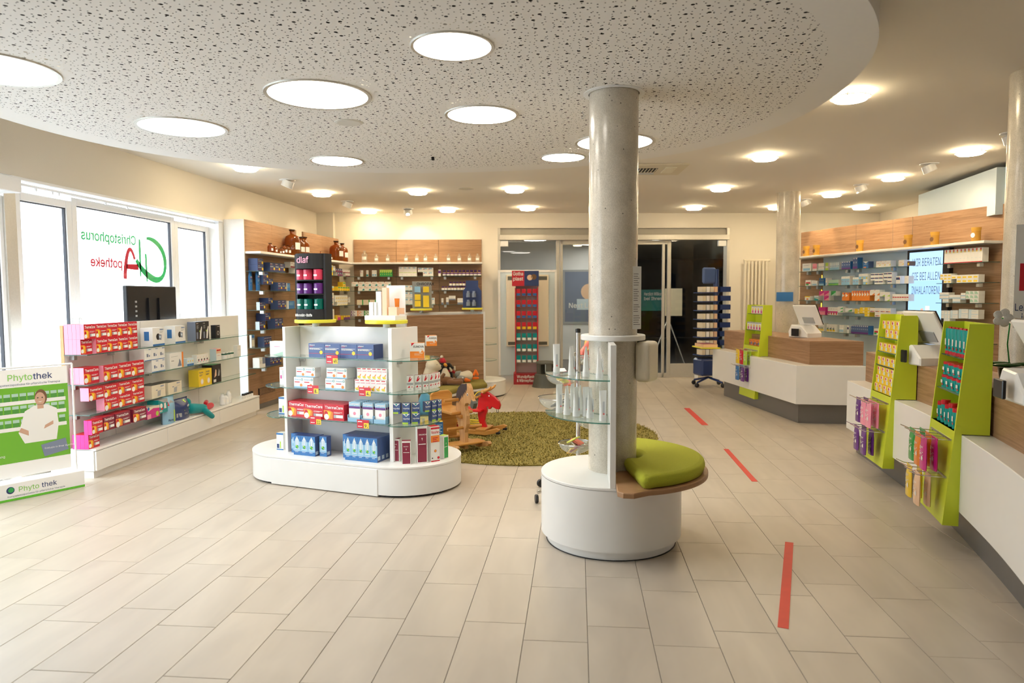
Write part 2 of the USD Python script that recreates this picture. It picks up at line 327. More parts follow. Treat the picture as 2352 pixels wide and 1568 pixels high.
w = MB(); w.box(WX - .3, WX, 9.33, 13.2, 0, HC); w.box(WX - .3, WX, -2.2, 9.33, 2.66, HC); w.box(WX - .3, WX, -2.2, 1.6, 0, 2.66); w.box(WX - .3, WX - .02, 5.62, 9.33, 0, .25)
w.box(WX, WX + .32, 12.75, 13.0, 0, HC)
struct("wall_left", w, "wall_paint")
w = MB(); w.box(5.85, 6.1, -2.2, 15., 0, HC); struct("wall_right", w, "wall_paint")
w = MB(); w.box(-5.15, 6.1, -2.4, -2.2, 0, HC); struct("wall_front", w, "wall_paint")
w = MB(); w.box(-5.2, 6.3, -2.4, 15.2, HC, HC + .15); struct("ceiling", w, "ceiling_paint")
w = MB(); w.prism([(5.0, 8.95), (5.85, 8.95), (5.85, 11.3), (5.2, 11.3)], 2.55, HC - .06); struct("trim_1", w, "blue_board")
w = MB(); w.prism([(5.10, 8.93), (5.24, 8.93), (5.24, 9.03), (5.10, 9.03)], 0, HC - .06, (.75, .8, .76)); struct("trim_2", w, "matte")
# ---------------------------------------------------------------- lowered perforated ceiling disc
T = np.linspace(0, 2 * np.pi, 161)[:-1]
def sup(a, b, n=2.2): return np.stack([-1.22 + a * np.sign(np.cos(T)) * np.abs(np.cos(T)) ** (2 / n), 4.72 + b * np.sign(np.sin(T)) * np.abs(np.sin(T)) ** (2 / n)], 1)
cd = UsdGeom.Xform.Define(stage, path_for("/World", "ceiling_disc")).GetPrim(); tag(cd, "lowered oval perforated acoustic ceiling disc with flush round lights", "acoustic ceiling disc", None, "structure")
LIGHTS = [(-.642, 3.651, .215, "nearest the camera, above the middle"), (-1.649, 4.418, .335, "largest one left of the middle"), (-2.985, 5.128, .325, "above the low window shelf"), (-.676, 5.02, .262, "left of the round concrete column"),
          (-2.269, 6.536, .25, "small one above the left rear edge"), (-.13, 6.62, .212, "small one beside the column, rear edge"), (.316, 6.03, .335, "half hidden behind the round column"), (-3.27, 3.72, .33, "cut off by the left picture edge")]
rim, inner = sup(2.89, 2.57), sup(2.66, 2.34)
holes = [Point(x, y).buffer(r, 40) for x, y, r, _ in LIGHTS]
def plate(poly, z, c=(.8, .8, .8)):
    v, f = trimesh.creation.triangulate_polygon(poly, engine="earcut"); return MB().add(np.c_[v, np.full(len(v), z)], f, c)
P_in = Polygon(inner); P_out = Polygon(rim)
for h in holes: P_in = P_in.difference(h)
P_in = P_in.difference(Point(.235, 4.6).buffer(.165, 40)); bord = P_out.difference(Polygon(inner))
for h in holes: bord = bord.difference(h)
part(cd, "perforated_plate", plate(P_in, DZ), "perforated", smooth=False)
bm = MB()
for gpoly in getattr(bord, "geoms", [bord]):
    v, f = trimesh.creation.triangulate_polygon(gpoly, engine="earcut"); bm.add(np.c_[v, np.full(len(v), DZ)], f)
i = np.arange(160); j = (i + 1) % 160
bm.add(np.vstack([np.c_[rim, np.full(160, DZ)], np.c_[rim, np.full(160, HC - .05)]]), np.vstack([np.c_[i, j, j + 160], np.c_[i, j + 160, i + 160]]))
part(cd, "plain_border", bm, "disc_paint", smooth=True)
fp = Polygon(sup(2.8, 2.48))
for h in holes: fp = fp.difference(h.buffer(.05))
part(cd, "felt_backing", plate(fp, DZ + .035), "felt", smooth=False)
for x, y, r, wh in LIGHTS:
    t = thing("disc_light", f"round flush light panel in the perforated ceiling, {wh}", "ceiling light", (x, y, DZ), group="lights in the perforated disc")
    part(t, "ring", MB().lathe([(r * .93, -.002), (r * .93, -.006), (r, -.008), (r + .004, 0), (r + .004, .08)], (.45, .43, .42), 48), "aluminium")
    d = MB().add(np.c_[np.r_[0, r * .93 * np.cos(T[::2])], np.r_[0, r * .93 * np.sin(T[::2])], np.full(81, -.003)], [[0, 1 + (q + 1) % 80, 1 + q] for q in range(80)]); part(t, "diffuser", d, "panel_light")
part(cd, "column_collar", MB().lathe([(.162, -.004), (.195, -.004), (.195, .002)], (.85, .85, .83), 40, at=(.235, 4.6, DZ)), "white_frame")
solo("ceiling_speaker", MB().lathe([(0, -.006), (.085, -.008), (.10, -.004), (.105, 0)], (.62, .60, .55), 32), "matte", "flat round beige speaker in the perforated ceiling disc", "speaker", (-1.685, 5.122, DZ))
solo("ceiling_speaker", MB().lathe([(0, -.006), (.10, -.008), (.115, -.004), (.12, 0)], (.62, .58, .5), 32), "matte", "flat round speaker in the upper ceiling near the back wall", "speaker", (-1.617, 10.194, HC))
k = MB().box(-.012, .012, -.014, .014, -.03, 0, (.02, .02, .02), b=.002); solo("ceiling_clip", k, "black_plastic", "tiny black clip stuck to the perforated ceiling disc", "clip", (-1.33, 6.46, DZ))
hk = MB().tube([(0, 0, 0), (0, 0, -.02), (.008, 0, -.032), (.012, 0, -.045), (.004, 0, -.055), (-.008, 0, -.05), (-.01, 0, -.04)], .0018, (.3, .3, .3), 6)
solo("ceiling_hook", hk, "steel", "thin metal hook hanging from the perforated disc beside the column", "hook", (.04, 5.0, DZ))
# ---------------------------------------------------------------- round lamps on the upper ceiling
SM = [(2.131, 5.786, "nearest one, at the right edge of the disc"), (2.107, 8.193, "second of the middle row above the aisle"), (2.079, 10.494, "third of the middle row above the aisle"), (2.066, 12.73, "last of the middle row, before the glass door"), (4.269, 8.142, "nearest in the row over the service counters"),
      (4.188, 9.826, "second in the row over the service counters"), (3.935, 11.335, "third in the row over the service counters"), (5.041, 13.063, "farthest right, over the corner behind the shelves"), (3.518, 12.862, "half hidden by the rear column"), (-3.95, 8.126, "peeking out behind the disc near the windows"),
      (-3.81, 10.259, "over the left wall shelves, nearer one"), (-3.755, 12.452, "over the left corner by the back wall"), (-2.346, 10.27, "in front of the back shelves, second from left"), (-2.31, 12.455, "above the back wall shelves, left of the middle"), (-.906, 10.242, "between disc and entrance, front row"), (-.867, 12.401, "in front of the back glass door, left")]
first = None
for x, y, wh in SM:
    lb = f"round glass ceiling lamp with warm light, {wh}"
    if first is None:
        first = t = thing("ceiling_lamp", lb, "ceiling lamp", (x, y, HC), group="warm round lamps on the upper ceiling")
        part(t, "base", MB().lathe([(0, -.001), (.10, -.001), (.10, -.018), (0, -.018)], (.8, .78, .7), 32), "white_frame")
        part(t, "glass_shade", MB().lathe([(.125, -.03), (.13, -.046), (.118, -.058), (0, -.06)], (.9, .9, .85), 32), "lamp_light")
        part(t, "rim_ring", MB().lathe([(.132, -.034), (.146, -.034), (.147, -.04), (.132, -.04)], (.85, .84, .7), 36), "white_frame")
        for q in range(3):
            a = 2.1 * q; part(t, "clip", MB().box(-.004, .004, -.004, .004, -.045, -.01, (.5, .5, .5)).xf(TR(.135 * math.cos(a), .135 * math.sin(a), 0)), "steel")
        part(t, "rim_light", MB().lathe([(.10, -.02), (.128, -.02), (.128, -.031), (.10, -.031)], (.9, .9, .8), 32), "lamp_light")
    else: dup(first, lb, (x, y, HC), 40 * x, "warm round lamps on the upper ceiling")
SP = [(-3.868, 9.145, 90, "over the left shelves, nearest"), (-3.766, 11.281, 90, "over the left shelves, farther"), (-3.01, 12.362, 0, "aimed at the back wall shelves"), (4.241, 8.97, -90, "over the counters, second nearest"), (4.06, 10.542, -90, "over the counters, third nearest"), (3.77, 12.051, -90, "beside the rear column"), (4.242, 7.363, -90, "at the right picture edge")]
first = None
for x, y, a, wh in SP:
    lb = f"white tilted ceiling spotlight {wh}"
    if first is None:
        first = t = thing("spotlight", lb, "spotlight", (x, y, HC), a, "white ceiling spotlights")
        part(t, "ceiling_plate", MB().lathe([(0, -.008), (.10, -.008), (.105, 0)], (.8, .8, .78), 28), "white_frame")
        hd = MB().lathe([(0, .05), (.072, .05), (.078, -.035), (.07, -.04), (.066, -.02)], (.8, .8, .8), 28).xf(TR(0, .0, -.06) @ RX(.42)); part(t, "head", hd, "white_frame")
        lens = MB().lathe([(0, -.018), (.066, -.018)], (.9, .9, .8), 24).xf(TR(0, 0, -.06) @ RX(.42)); part(t, "lens", lens, "spot_light")
    else: dup(first, lb, (x, y, HC), a, "white ceiling spotlights")
for i, (x, y, z, tx, ty, tz) in enumerate([(-3.76, 9.6, 3.05, -4.6, 9.8, 2.4), (-3.7, 11.5, 3.05, -4.55, 11.7, 2.4), (-3.0, 12.3, 3.05, -2.95, 13.05, 2.45), (4.1, 9.0, 3.05, 4.95, 9.3, 2.42), (3.95, 10.5, 3.05, 4.5, 10.75, 2.42), (3.7, 11.9, 3.05, 4.1, 12.1, 2.42)]):
    L = UsdLux.SphereLight.Define(stage, f"/World/spot_beam_{i:03d}"); L.CreateRadiusAttr(.03); L.CreateIntensityAttr(1.0); L.CreateColorAttr(Gf.Vec3f(1., .78, .48)); L.CreateExposureAttr(8.6)
    d = np.array([tx - x, ty - y, tz - z]); d /= np.linalg.norm(d); a = np.cross(d, [0, 0, 1.]); a /= np.linalg.norm(a); b = np.cross(a, d)
    L.AddTransformOp().Set(Gf.Matrix4d(*a, 0, *b, 0, *(-d), 0, x, y, z, 1))
    sh = UsdLux.ShapingAPI.Apply(L.GetPrim()); sh.CreateShapingConeAngleAttr(34.); sh.CreateShapingConeSoftnessAttr(.5)
v = thing("air_vent", "cream ceiling air unit with dark grille behind the column", "air vent", (1.0, 8.9, HC), 3)
part(v, "panel", MB().box(-.42, .32, -.36, .36, -.02, 0, (.72, .66, .52), b=.004), "matte"); part(v, "grille_hole", MB().box(-.36, -.02, -.14, .12, -.024, -.019, (.03, .03, .03)), "matte")
for q in range(9): part(v, "slat", MB().box(-.36 + .04 * q, -.352 + .04 * q, -.14, .12, -.03, -.02, (.75, .7, .55)), "matte")
part(v, "flap", MB().box(.06, .2, -.2, .16, -.03, -.02, (.8, .76, .62), b=.003), "matte"); part(v, "top_strip", MB().box(-.36, -.02, .19, .25, -.032, -.02, (.6, .62, .62)), "matte")
# ---------------------------------------------------------------- window front on the left
GX = WX - .14
def winframe(name, y0, y1, z0, z1, m=.075, d=.07, handle=None, mull=()):
    t = UsdGeom.Xform.Define(stage, path_for("/World", name)).GetPrim(); tag(t, None, None, None, "structure")
    for nm, a in (("frame_side", (y0, y0 + m, z0, z1)), ("frame_side", (y1 - m, y1, z0, z1)), ("frame_head", (y0 + m, y1 - m, z1 - m, z1)), ("frame_sill", (y0 + m, y1 - m, z0, z0 + m))):
        part(t, nm, MB().box(GX - d, GX, a[0], a[1], a[2], a[3], (.85, .86, .88), b=.006), "white_frame")
    part(t, "seal", MB().box(GX - d * .6, GX - .012, y0 + m, y0 + m + .008, z0 + m, z1 - m, (.05, .05, .06)).box(GX - d * .6, GX - .012, y1 - m - .008, y1 - m, z0 + m, z1 - m, (.05, .05, .06)).box(GX - d * .6, GX - .012, y0 + m, y1 - m, z1 - m - .008, z1 - m, (.05, .05, .06)), "matte")
    part(t, "pane", MB().box(GX - d * .5, GX - d * .5 + .006, y0 + m, y1 - m, z0 + m, z1 - m), "pane_glass", smooth=False)
    if handle:
        h = MB().box(GX, GX + .02, handle - .012, handle + .012, 1.33, 1.40, (.85, .86, .88), b=.004).box(GX + .02, GX + .04, handle - .01, handle + .01, 1.24, 1.39, (.85, .86, .88), b=.004); part(t, "handle", h, "white_frame")
    return t
winframe("window_1", 5.83, 6.545, .28, 2.56, handle=6.50)
w2 = winframe("window_2", 6.545, 8.325, .28, 2.60, handle=6.59)
winframe("window_3", 8.325, 9.14, .28, 2.56, handle=8.38)
winframe("window_4", 1.7, 3.3, .05, 2.56); winframe("window_5", 3.3, 4.5, .05, 2.56)
d1 = winframe("door_1", 4.5, 5.72, .02, 2.5, m=.06)
part(d1, "door_post", MB().box(GX - .1, GX + .02, 5.70, 5.83, 0, 2.62, (.62, .66, .66), b=.004), "aluminium")
op = MB().box(WX - .1, WX + .12, 3.4, 5.62, 2.5, 2.63, (.8, .8, .78), b=.006); solo("door_operator", op, "white_frame", "white sliding door drive box at the top left edge", "door drive")
rl = thing("curtain_rail", "white double curtain rail along the window lintel with small gliders", "curtain rail")
part(rl, "rail", MB().box(WX - .02, WX + .03, 5.63, 9.2, 2.63, 2.655, (.86, .86, .86), b=.003), "white_frame"); part(rl, "rail", MB().box(WX - .09, WX - .05, 5.63, 9.2, 2.60, 2.62, (.86, .86, .86), b=.003), "white_frame")
for y in (6.0, 6.2, 6.28, 6.95, 7.3, 8.5, 8.6, 8.8): part(rl, "glider", MB().box(WX - .078, WX - .062, y, y + .012, 2.575, 2.60, (.85, .85, .85)), "white_frame")
struct("trim_3", MB().box(WX - .16, WX, 9.14, 9.33, .25, 2.66), "white_frame")
# lettering on the pane, reading from outside
def stroke(mb, pts, w, c):
    pts = np.array(pts, float); t = np.gradient(pts, axis=0); t /= np.linalg.norm(t, axis=1)[:, None]; nn = np.stack([-t[:, 1], t[:, 0]], 1)
    w = np.interp(np.linspace(0, 1, len(pts)), np.linspace(0, 1, len(w)), w)[:, None] / 2
    a, b = pts + nn * w, pts - nn * w; n = len(pts)
    mb.add(np.r_[np.c_[a[:, 0], np.zeros(n), a[:, 1]], np.c_[b[:, 0], np.zeros(n), b[:, 1]]], [q for i in range(n - 1) for q in ([i, i + 1, n + i], [i + 1, n + i + 1, n + i])], c)
def spl(P, n=24):
    from scipy.interpolate import CubicSpline
    P = np.array(P, float); t = np.r_[0, np.cumsum(np.linalg.norm(np.diff(P, axis=0), axis=1))]; return CubicSpline(t, P)(np.linspace(0, t[-1], n))
GR, RE = (.02, .55, .16), (.75, .01, .04)
def logo(lw, g, r):
    lw.text("Christophorus", -7.605, 2.205, .098, g, bold=True, maxw=.96); lw.text("potheke", -7.345, 1.935, .098, r, bold=True, maxw=.585)
    stroke(lw, spl([(-7.805, 2.298), (-8.009, 2.255), (-8.138, 2.13), (-8.164, 1.996), (-8.122, 1.879), (-8.004, 1.816), (-7.873, 1.839), (-7.748, 1.901), (-7.601, 2.035)]), [.03, .06, .07, .07, .05, .07, .085, .07, .05], g)
    stroke(lw, spl([(-7.671, 2.275), (-7.672, 2.013), (-7.671, 1.847)], 10), [.03, .04, .03, .02], g); stroke(lw, spl([(-7.782, 2.115), (-7.783, 1.954), (-7.79, 1.79)], 10), [.035, .035, .02], g)
    stroke(lw, spl([(-7.39, 1.815), (-7.408, 1.963), (-7.488, 2.148), (-7.572, 2.04)], 16), [.055, .06, .05, .045, .035], r); stroke(lw, spl([(-7.42, 1.955), (-7.53, 1.953), (-7.635, 1.955)], 6), [.05, .06, .065], r)
lw = MB(); logo(lw, GR, RE); solo("window_lettering", lw, "paper", "green and red pharmacy lettering stuck on the big window pane, mirrored", "lettering", M4=TR(GX - .042, 0, 0) @ RZ(-math.pi / 2))
# ---------------------------------------------------------------- street outside
struct("ground_outside", MB().box(-60, -5.15, -20, 40, -.3, -.05), "asphalt")
hs = thing("house", "pale plastered house with tiled roof across the street", "house", (-19.5, 9.0, 0), 0)
part(hs, "wall", MB().box(-5, 0, -5, 16, -.1, 4.4, (.85, .84, .8)), "house_plaster")
rf = MB().prism([(-5.4, 4.3), (.5, 4.3), (.5, 4.45), (-2.4, 6.3), (-5.4, 4.6)], 0, 21.6).xf(np.array([[1, 0, 0, 0], [0, 0, 1, -5.3], [0, 1, 0, 0], [0, 0, 0, 1]])); part(hs, "roof", rf, "roof_tile", smooth=False)
for y in (-3.5, -1.8, 1.2, 3.0, 5.2, 6.6, 9.0, 11.5, 13.5):
    f = part(hs, "window", MB().box(0, .05, y, y + .8, 2.0, 3.3, (.8, .8, .8), b=.02), "white_frame"); part(f, "pane", MB().box(.03, .06, y + .1, y + .7, 2.1, 3.2, (.35, .4, .45)), "plastic")
part(hs, "drainpipe", MB().tube([(.15, 4.2, 4.3), (.15, 4.2, 3.8), (.15, 5.0, 3.2), (.15, 5.0, 0)], .06, (.5, .5, .5)), "steel")
part(hs, "awning", MB().box(.0, 1.2, -4.2, -.4, 3.35, 3.45, (.6, .6, .6)), "matte")
solo("garden_wall", MB().box(-.2, .2, -6, 18, -.1, 1.0, (.85, .84, .8), b=.03), "house_plaster", "low pale garden wall in front of the house outside", "wall", (-13.0, 6, 0))
solo("parked_car", MB().prism([(0, .25), (.1, .75), (1.0, .85), (1.6, 1.38), (3.1, 1.4), (3.9, .9), (4.2, .8), (4.25, .3)], -.85, .85, (.5, .53, .56)).xf(np.array([[0, 0, 1, 0], [1, 0, 0, 0], [0, 1, 0, 0], [0, 0, 0, 1.]])), "plastic", "pale parked car seen over the garden wall outside", "car", (-15.5, 9.4, 0))
# ---------------------------------------------------------------- columns
def col_mesh(z0, z1, r=.157): return MB().lathe([(r, z0), (r, z1)], (.6, .6, .55), 56)
solo("concrete_column", col_mesh(.44, DZ + .02), "concrete", "large round varnished concrete column rising from the white seat plinth", "column", (.235, 4.6, 0))
solo("concrete_column", col_mesh(0, HC, .17), "concrete", "round concrete column behind the far counter with a blue label", "column", (3.25, 11.2, 0))
solo("concrete_column", col_mesh(0, HC, .15), "concrete", "rear concrete column mostly hidden behind the front column", "column", (.32, 10.35, 0))
solo("concrete_column", col_mesh(0, HC, .17), "concrete", "concrete column at the right picture edge carrying a first aid poster", "column", (3.262, 5.38, 0))
# ---------------------------------------------------------------- back glass door
def bbox(u0, u1, v0, v1, z0, z1, c, b=0.):
    return MB().box(u0, u1, v0, v1, z0, z1, c, b=b).xf(TR(*BW.w(0, 0)) @ RZ(math.radians(7.632)))
U = lambda px: None
d2 = UsdGeom.Xform.Define(stage, path_for("/World", "door_2")).GetPrim(); tag(d2, None, None, None, "structure")
AL = (.62, .60, .53)
dw = DU1 - DU0; ua, ub, uc, ud = DU0 + .05, DU0 + 1.12, DU0 + 3.28, DU1 - .06
part(d2, "head_beam", bbox(DU0 + .03, DU1 - .02, -.05, .06, 2.66, 2.76, (.83, .80, .72), .006), "aluminium")
part(d2, "head_soffit", bbox(DU0, DU1, .06, .2, 2.76, DT, (.4, .38, .33)), "matte")
for u in (DU0, DU1 - .05): part(d2, "jamb", bbox(u, u + .05, .0, .2, 0, DT, AL), "aluminium")
for u, w_ in ((ub, .07), (ub + .08, .05), (uc - .1, .05), (uc, .07)): part(d2, "stile", bbox(u, u + w_, .06, .11, 0, 2.66, AL, .004), "aluminium")
for a, b_ in ((ub + .1, uc), ): part(d2, "top_rail", bbox(a, b_, .06, .11, 2.58, 2.66, AL, .004), "aluminium"); part(d2, "bottom_rail", bbox(a, b_, .06, .11, 0, .09, AL, .004), "aluminium")
part(d2, "bottom_panel", bbox(uc + .06, ud, .07, .1, 0, .27, (.66, .63, .55), .003), "aluminium")
for a, b_, z0 in ((ua, ub, .05), (ub + .1, uc, .09), (uc + .07, ud, .27)): part(d2, "pane", bbox(a, b_, .08, .09, z0, 2.66, (.9, .9, .9)), "pane_glass", smooth=False)
for u in (DU0 + .05, DU1 - .22): part(d2, "bracket", bbox(u, u + .15, -.02, .06, 2.54, 2.65, (.83, .8, .72), .006), "white_frame")
part(d2, "floor_stop", bbox(uc + .52, uc + .58, -.08, -.03, 0, .07, (.85, .85, .8), .006), "white_frame")
# foyer behind the glass: pale left half with posters, dark street on the right
struct("floor_2", MB().prism([(-2.4, 13.4), (6.3, 14.5), (6.3, 27), (-2.4, 27)], -.1, -.004), "grey_plinth")
struct("wall_2", MB().box(-2.4, 1.0, 17.6, 17.8, 0, 2.95).box(-2.4, -2.2, 13.5, 17.8, 0, 2.95), "white_frame")
struct("ceiling_2", MB().prism([(-2.4, 13.45), (6.3, 14.6), (6.3, 27), (-2.4, 27)], 2.95, 3.05), "ceiling_paint")
FL = MB().lathe([(0, -.14), (.26, -.14)], (.9, .9, .9), 36)
for x, y, wh in ((-.9, 15.2, "left, behind the left glass"), (1.75, 15.4, "right, behind the sliding door"), (.3, 16.6, "middle, farther back")):
    t = thing("foyer_lamp", f"flat round drum lamp in the foyer, {wh}", "ceiling lamp", (x, y, 2.95), group="drum lamps in the foyer")
    part(t, "drum", MB().lathe([(0, 0), (.27, 0), (.28, -.005), (.28, -.14), (.26, -.145)], (.5, .5, .5), 36), "steel"); part(t, "diffuser", FL, "foyer_light")

# the dim passage beyond the right half of the glass
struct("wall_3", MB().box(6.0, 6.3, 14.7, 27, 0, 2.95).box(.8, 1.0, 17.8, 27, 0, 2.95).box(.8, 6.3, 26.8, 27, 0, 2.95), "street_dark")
# ---------------------------------------------------------------- shop furniture
GE = (.05, .26, .20); GF = (.93, .975, .96)
def shelf_plate(mb, x0, x1, y0, y1, z, t=.008): mb.box(x0, x1, y0, y1, z - t, z, GF, f=GE, k=GE, l=GE, r=GE)
def glass_shelf(t, x0, x1, y0, y1, z, name="glass_shelf"):
    m = MB(); shelf_plate(m, x0, x1, y0, y1, z); part(t, name, m, "shelf_glass", smooth=False)
def clips(t, xs, y0, y1, z, col=(.55, .57, .56)):
    for x in xs: part(t, "shelf_clip", MB().box(x - .022, x + .022, y0, y1, z - .055, z - .008, col, b=.003), "steel")
# low white shelf along the windows
t = thing("low_shelf", "low white double shelf with glass boards standing before the windows", "shelf", LG.w(0, 0), LG.a)
part(t, "plinth", MB().box(.01, 3.34, 0, .40, 0, .066, (.7, .7, .68)), "white_laminate")
part(t, "base", MB().box(-.008, 3.36, -.02, .46, .066, .265, b=.004), "white_laminate")
for a, b in ((.0, 1.12), (1.125, 2.24), (2.245, 3.355)): part(t, "drawer", MB().box(a, b, -.04, -.02, .07, .243, b=.003), "white_laminate")
part(t, "top_board", MB().box(-.008, 3.36, -.042, .46, .248, .266, b=.003), "white_laminate")
part(t, "back_panel", MB().box(.0, 3.34, .215, .245, .266, 1.36, b=.002), "white_laminate")
part(t, "panel_edge", MB().box(-.004, .0, .215, .245, .266, 1.36, (.75, .5, .3)), "pine")
for u in (.66, 1.12, 2.24): part(t, "panel_seam", MB().box(u, u + .003, .212, .216, .266, 1.36, (.6, .6, .58)), "matte")
for z in (1.105, .838, .57):
    glass_shelf(t, -.008, 1.12, .0, .215, z); glass_shelf(t, 1.125, 2.24, .0, .215, z); glass_shelf(t, 2.245, 3.36, .0, .215, z); clips(t, (.08, .6, 1.06, 1.2, 2.2, 2.3), .17, .215, z)
# front island: oval drawer base, H-shaped shelf body, glass boards at both ends
def stadium(u0, u1, r, v, n=28):
    a = np.linspace(-np.pi / 2, np.pi / 2, n); return np.r_[np.c_[u1 + r * np.cos(a), v + r * np.sin(a)], np.c_[u0 - r * np.cos(a), v - r * np.sin(a)]]
t = thing("display_island", "white oval display island with drawer base and full glass shelves", "display island", FI.w(0, 0), FI.a)
part(t, "plinth", MB().prism(stadium(.01, 1.06, .435, .46), 0, .02, (.03, .03, .035), smooth=True), "black_plastic")
b = MB().prism(stadium(0, 1.07, .46, .46), .02, .232, smooth=True); part(t, "base", b, "white_laminate")
part(t, "top_board", MB().prism(stadium(0, 1.07, .462, .46), .234, .251, smooth=True, bev=.002), "white_laminate")
part(t, "drawer", MB().box(.0, 1.07, -.006, .02, .008, .226, b=.003), "white_laminate")
part(t, "side_panel", MB().box(.015, .045, .165, .58, .251, 1.345, b=.002), "white_laminate"); part(t, "side_panel", MB().box(1.082, 1.118, .165, .58, .251, 1.345, b=.002), "white_laminate")
part(t, "back_panel", MB().box(.045, 1.082, .36, .38, .251, 1.345, b=.002), "white_laminate")
for z in (1.09, .825, .565):
    glass_shelf(t, .03, 1.10, .12, .36, z); clips(t, (.08, 1.05), .33, .36, z)
    for s_, u in ((1, 1.118), (-1, .015)):
        a = np.linspace(-np.pi / 2, np.pi / 2, 24); pts = np.c_[u + s_ * .285 * np.cos(a), .37 + .285 * np.sin(a)]
        part(t, "end_shelf", MB().prism(pts, z - .008, z, GF, side=GE), "shelf_glass", smooth=False); part(t, "shelf_clip", MB().box(u + (0 if s_ > 0 else -.03), u + (.03 if s_ > 0 else 0), .24, .275, z - .04, z - .008, (.5, .5, .5)), "steel")
def top_disc(fr, u, v, z, r, label):
    q = thing("display_disc", label, "display plate", fr.w(u, v, z), fr.a, "yellow display plates on the islands")
    part(q, "plate", MB().lathe([(0, 0), (r - .004, 0), (r, .004), (r, .026), (r - .003, .03), (0, .03)], n=56), "yellow_lacquer"); part(q, "plinth", MB().lathe([(.03, -.035), (.03, 0)], n=20), "white_frame"); return q
top_disc(FI, .21, .37, 1.375, .178, "round yellow plate on the left end of the front island, under the black can display")
top_disc(FI, .94, .37, 1.375, .178, "round yellow plate on the right end of the front island, under the skin care display")
# wall shelves: wooden back panels, white ledge, glass boards
def wall_unit(fr, label, segs, ledge, shelves, height=2.673, depth=.25, lab="glass_shelf", panel="walnut", base=True, zl=2.235, sides=()):
    t = thing("wall_shelf", label, "wall shelf", fr.w(0, 0), fr.a)
    for a, b, m in segs: part(t, "back_panel", MB().box(a, b - .004, 0, .03, 0.0, height, b=.002), m)
    part(t, "ledge", MB().box(ledge[0], ledge[1], -depth - .03, 0, zl - .032, zl, b=.003), "white_laminate")
    for z, rs in shelves:
        for a, b in rs: glass_shelf(t, a, b, -depth, 0, z); clips(t, [a + .12, b - .12], -.20, -.14, z)
    for k in sides: part(t, "side_panel", MB().box(*k, 0, height, b=.002), "white_frame")
    return t
z1 = (1.965, 1.695, 1.425, 1.15, .90, .62); Z0 = (1.975, 1.71, 1.45, 1.19, .93, .67)
t = wall_unit(LS, "left wall shelf of wood with amber bottles, navy boxes and white end panel", [(0, .8, "walnut"), (.8, 1.64, "walnut")], (-.0, 1.66), [(z, [(.0, 1.62)]) for z in z1], depth=.20, sides=((-.02, 0, -.0, .29),))
part(t, "vent_grille", MB().box(.26, .74, -.012, .002, .20, .30, (.1, .07, .05)), "black_plastic")
for q in range(11): part(t, "vent_slat", MB().box(.275 + .042 * q, .295 + .042 * q, -.016, -.01, .205, .295, (.3, .2, .12)), "walnut")
part(t, "skirting", MB().box(0, 1.63, -.01, 0, 0, .07), "grey_plinth")
t = wall_unit(LS, "second left wall shelf of wood with two large amber bottles, yellow boxes", [(1.9, 2.66, "walnut"), (2.66, 3.43, "walnut")], (1.88, 3.44), [(z, [(1.9, 3.42)]) for z in Z0])
t = wall_unit(BS, "back wall shelf of wood with eleven clear apothecary bottles", [(0, .8, "walnut"), (.8, 1.6, "walnut"), (1.6, 2.41, "walnut")], (-.06, 2.42), [(z, [(0, .795), (.8, 1.595), (1.6, 2.40)]) for z in Z0])
t = wall_unit(RW, "long right wall shelf of wood and grey panels with advertising screen", [(0, .577, "walnut"), (.577, 1.2, "wood_grey"), (1.2, 1.82, "wood_grey"), (1.82, 2.46, "wood_grey"), (2.46, 3.05, "walnut"), (3.05, 3.85, "walnut")] if 0 else [(0, .565, "walnut"), (.60, 2.46, "blue_board"), (2.46, 3.85, "walnut")],
              (0, 3.86), [(z, [(0.02, .59), (.6, 1.52), (1.525, 2.45)]) for z in (1.985, 1.745, 1.505, 1.275, 1.01)] + [(z, [(3.16, 3.83)]) for z in (1.985, 1.738, 1.488, 1.235, .99)], depth=.26)
for a, b in ((.565, 1.35), (1.354, 2.1), (2.104, 2.46)): part(t, "upper_panel", MB().box(a, b, -.004, .0, 2.235, 2.673, b=.001), "walnut")
part(t, "end_panel", MB().box(3.85, 3.875, -.005, .16, 0, 2.68, b=.002), "walnut")
part(t, "light_strip", MB().box(.57, .595, -.004, .01, .8, 2.2, (.3, .2, .08)), "walnut")
for z in (1.40, 1.62, 1.86, 1.14, .97): part(t, "led_dot", MB().box(.578, .588, -.007, -.003, z - .06, z + .06), "led_yellow")
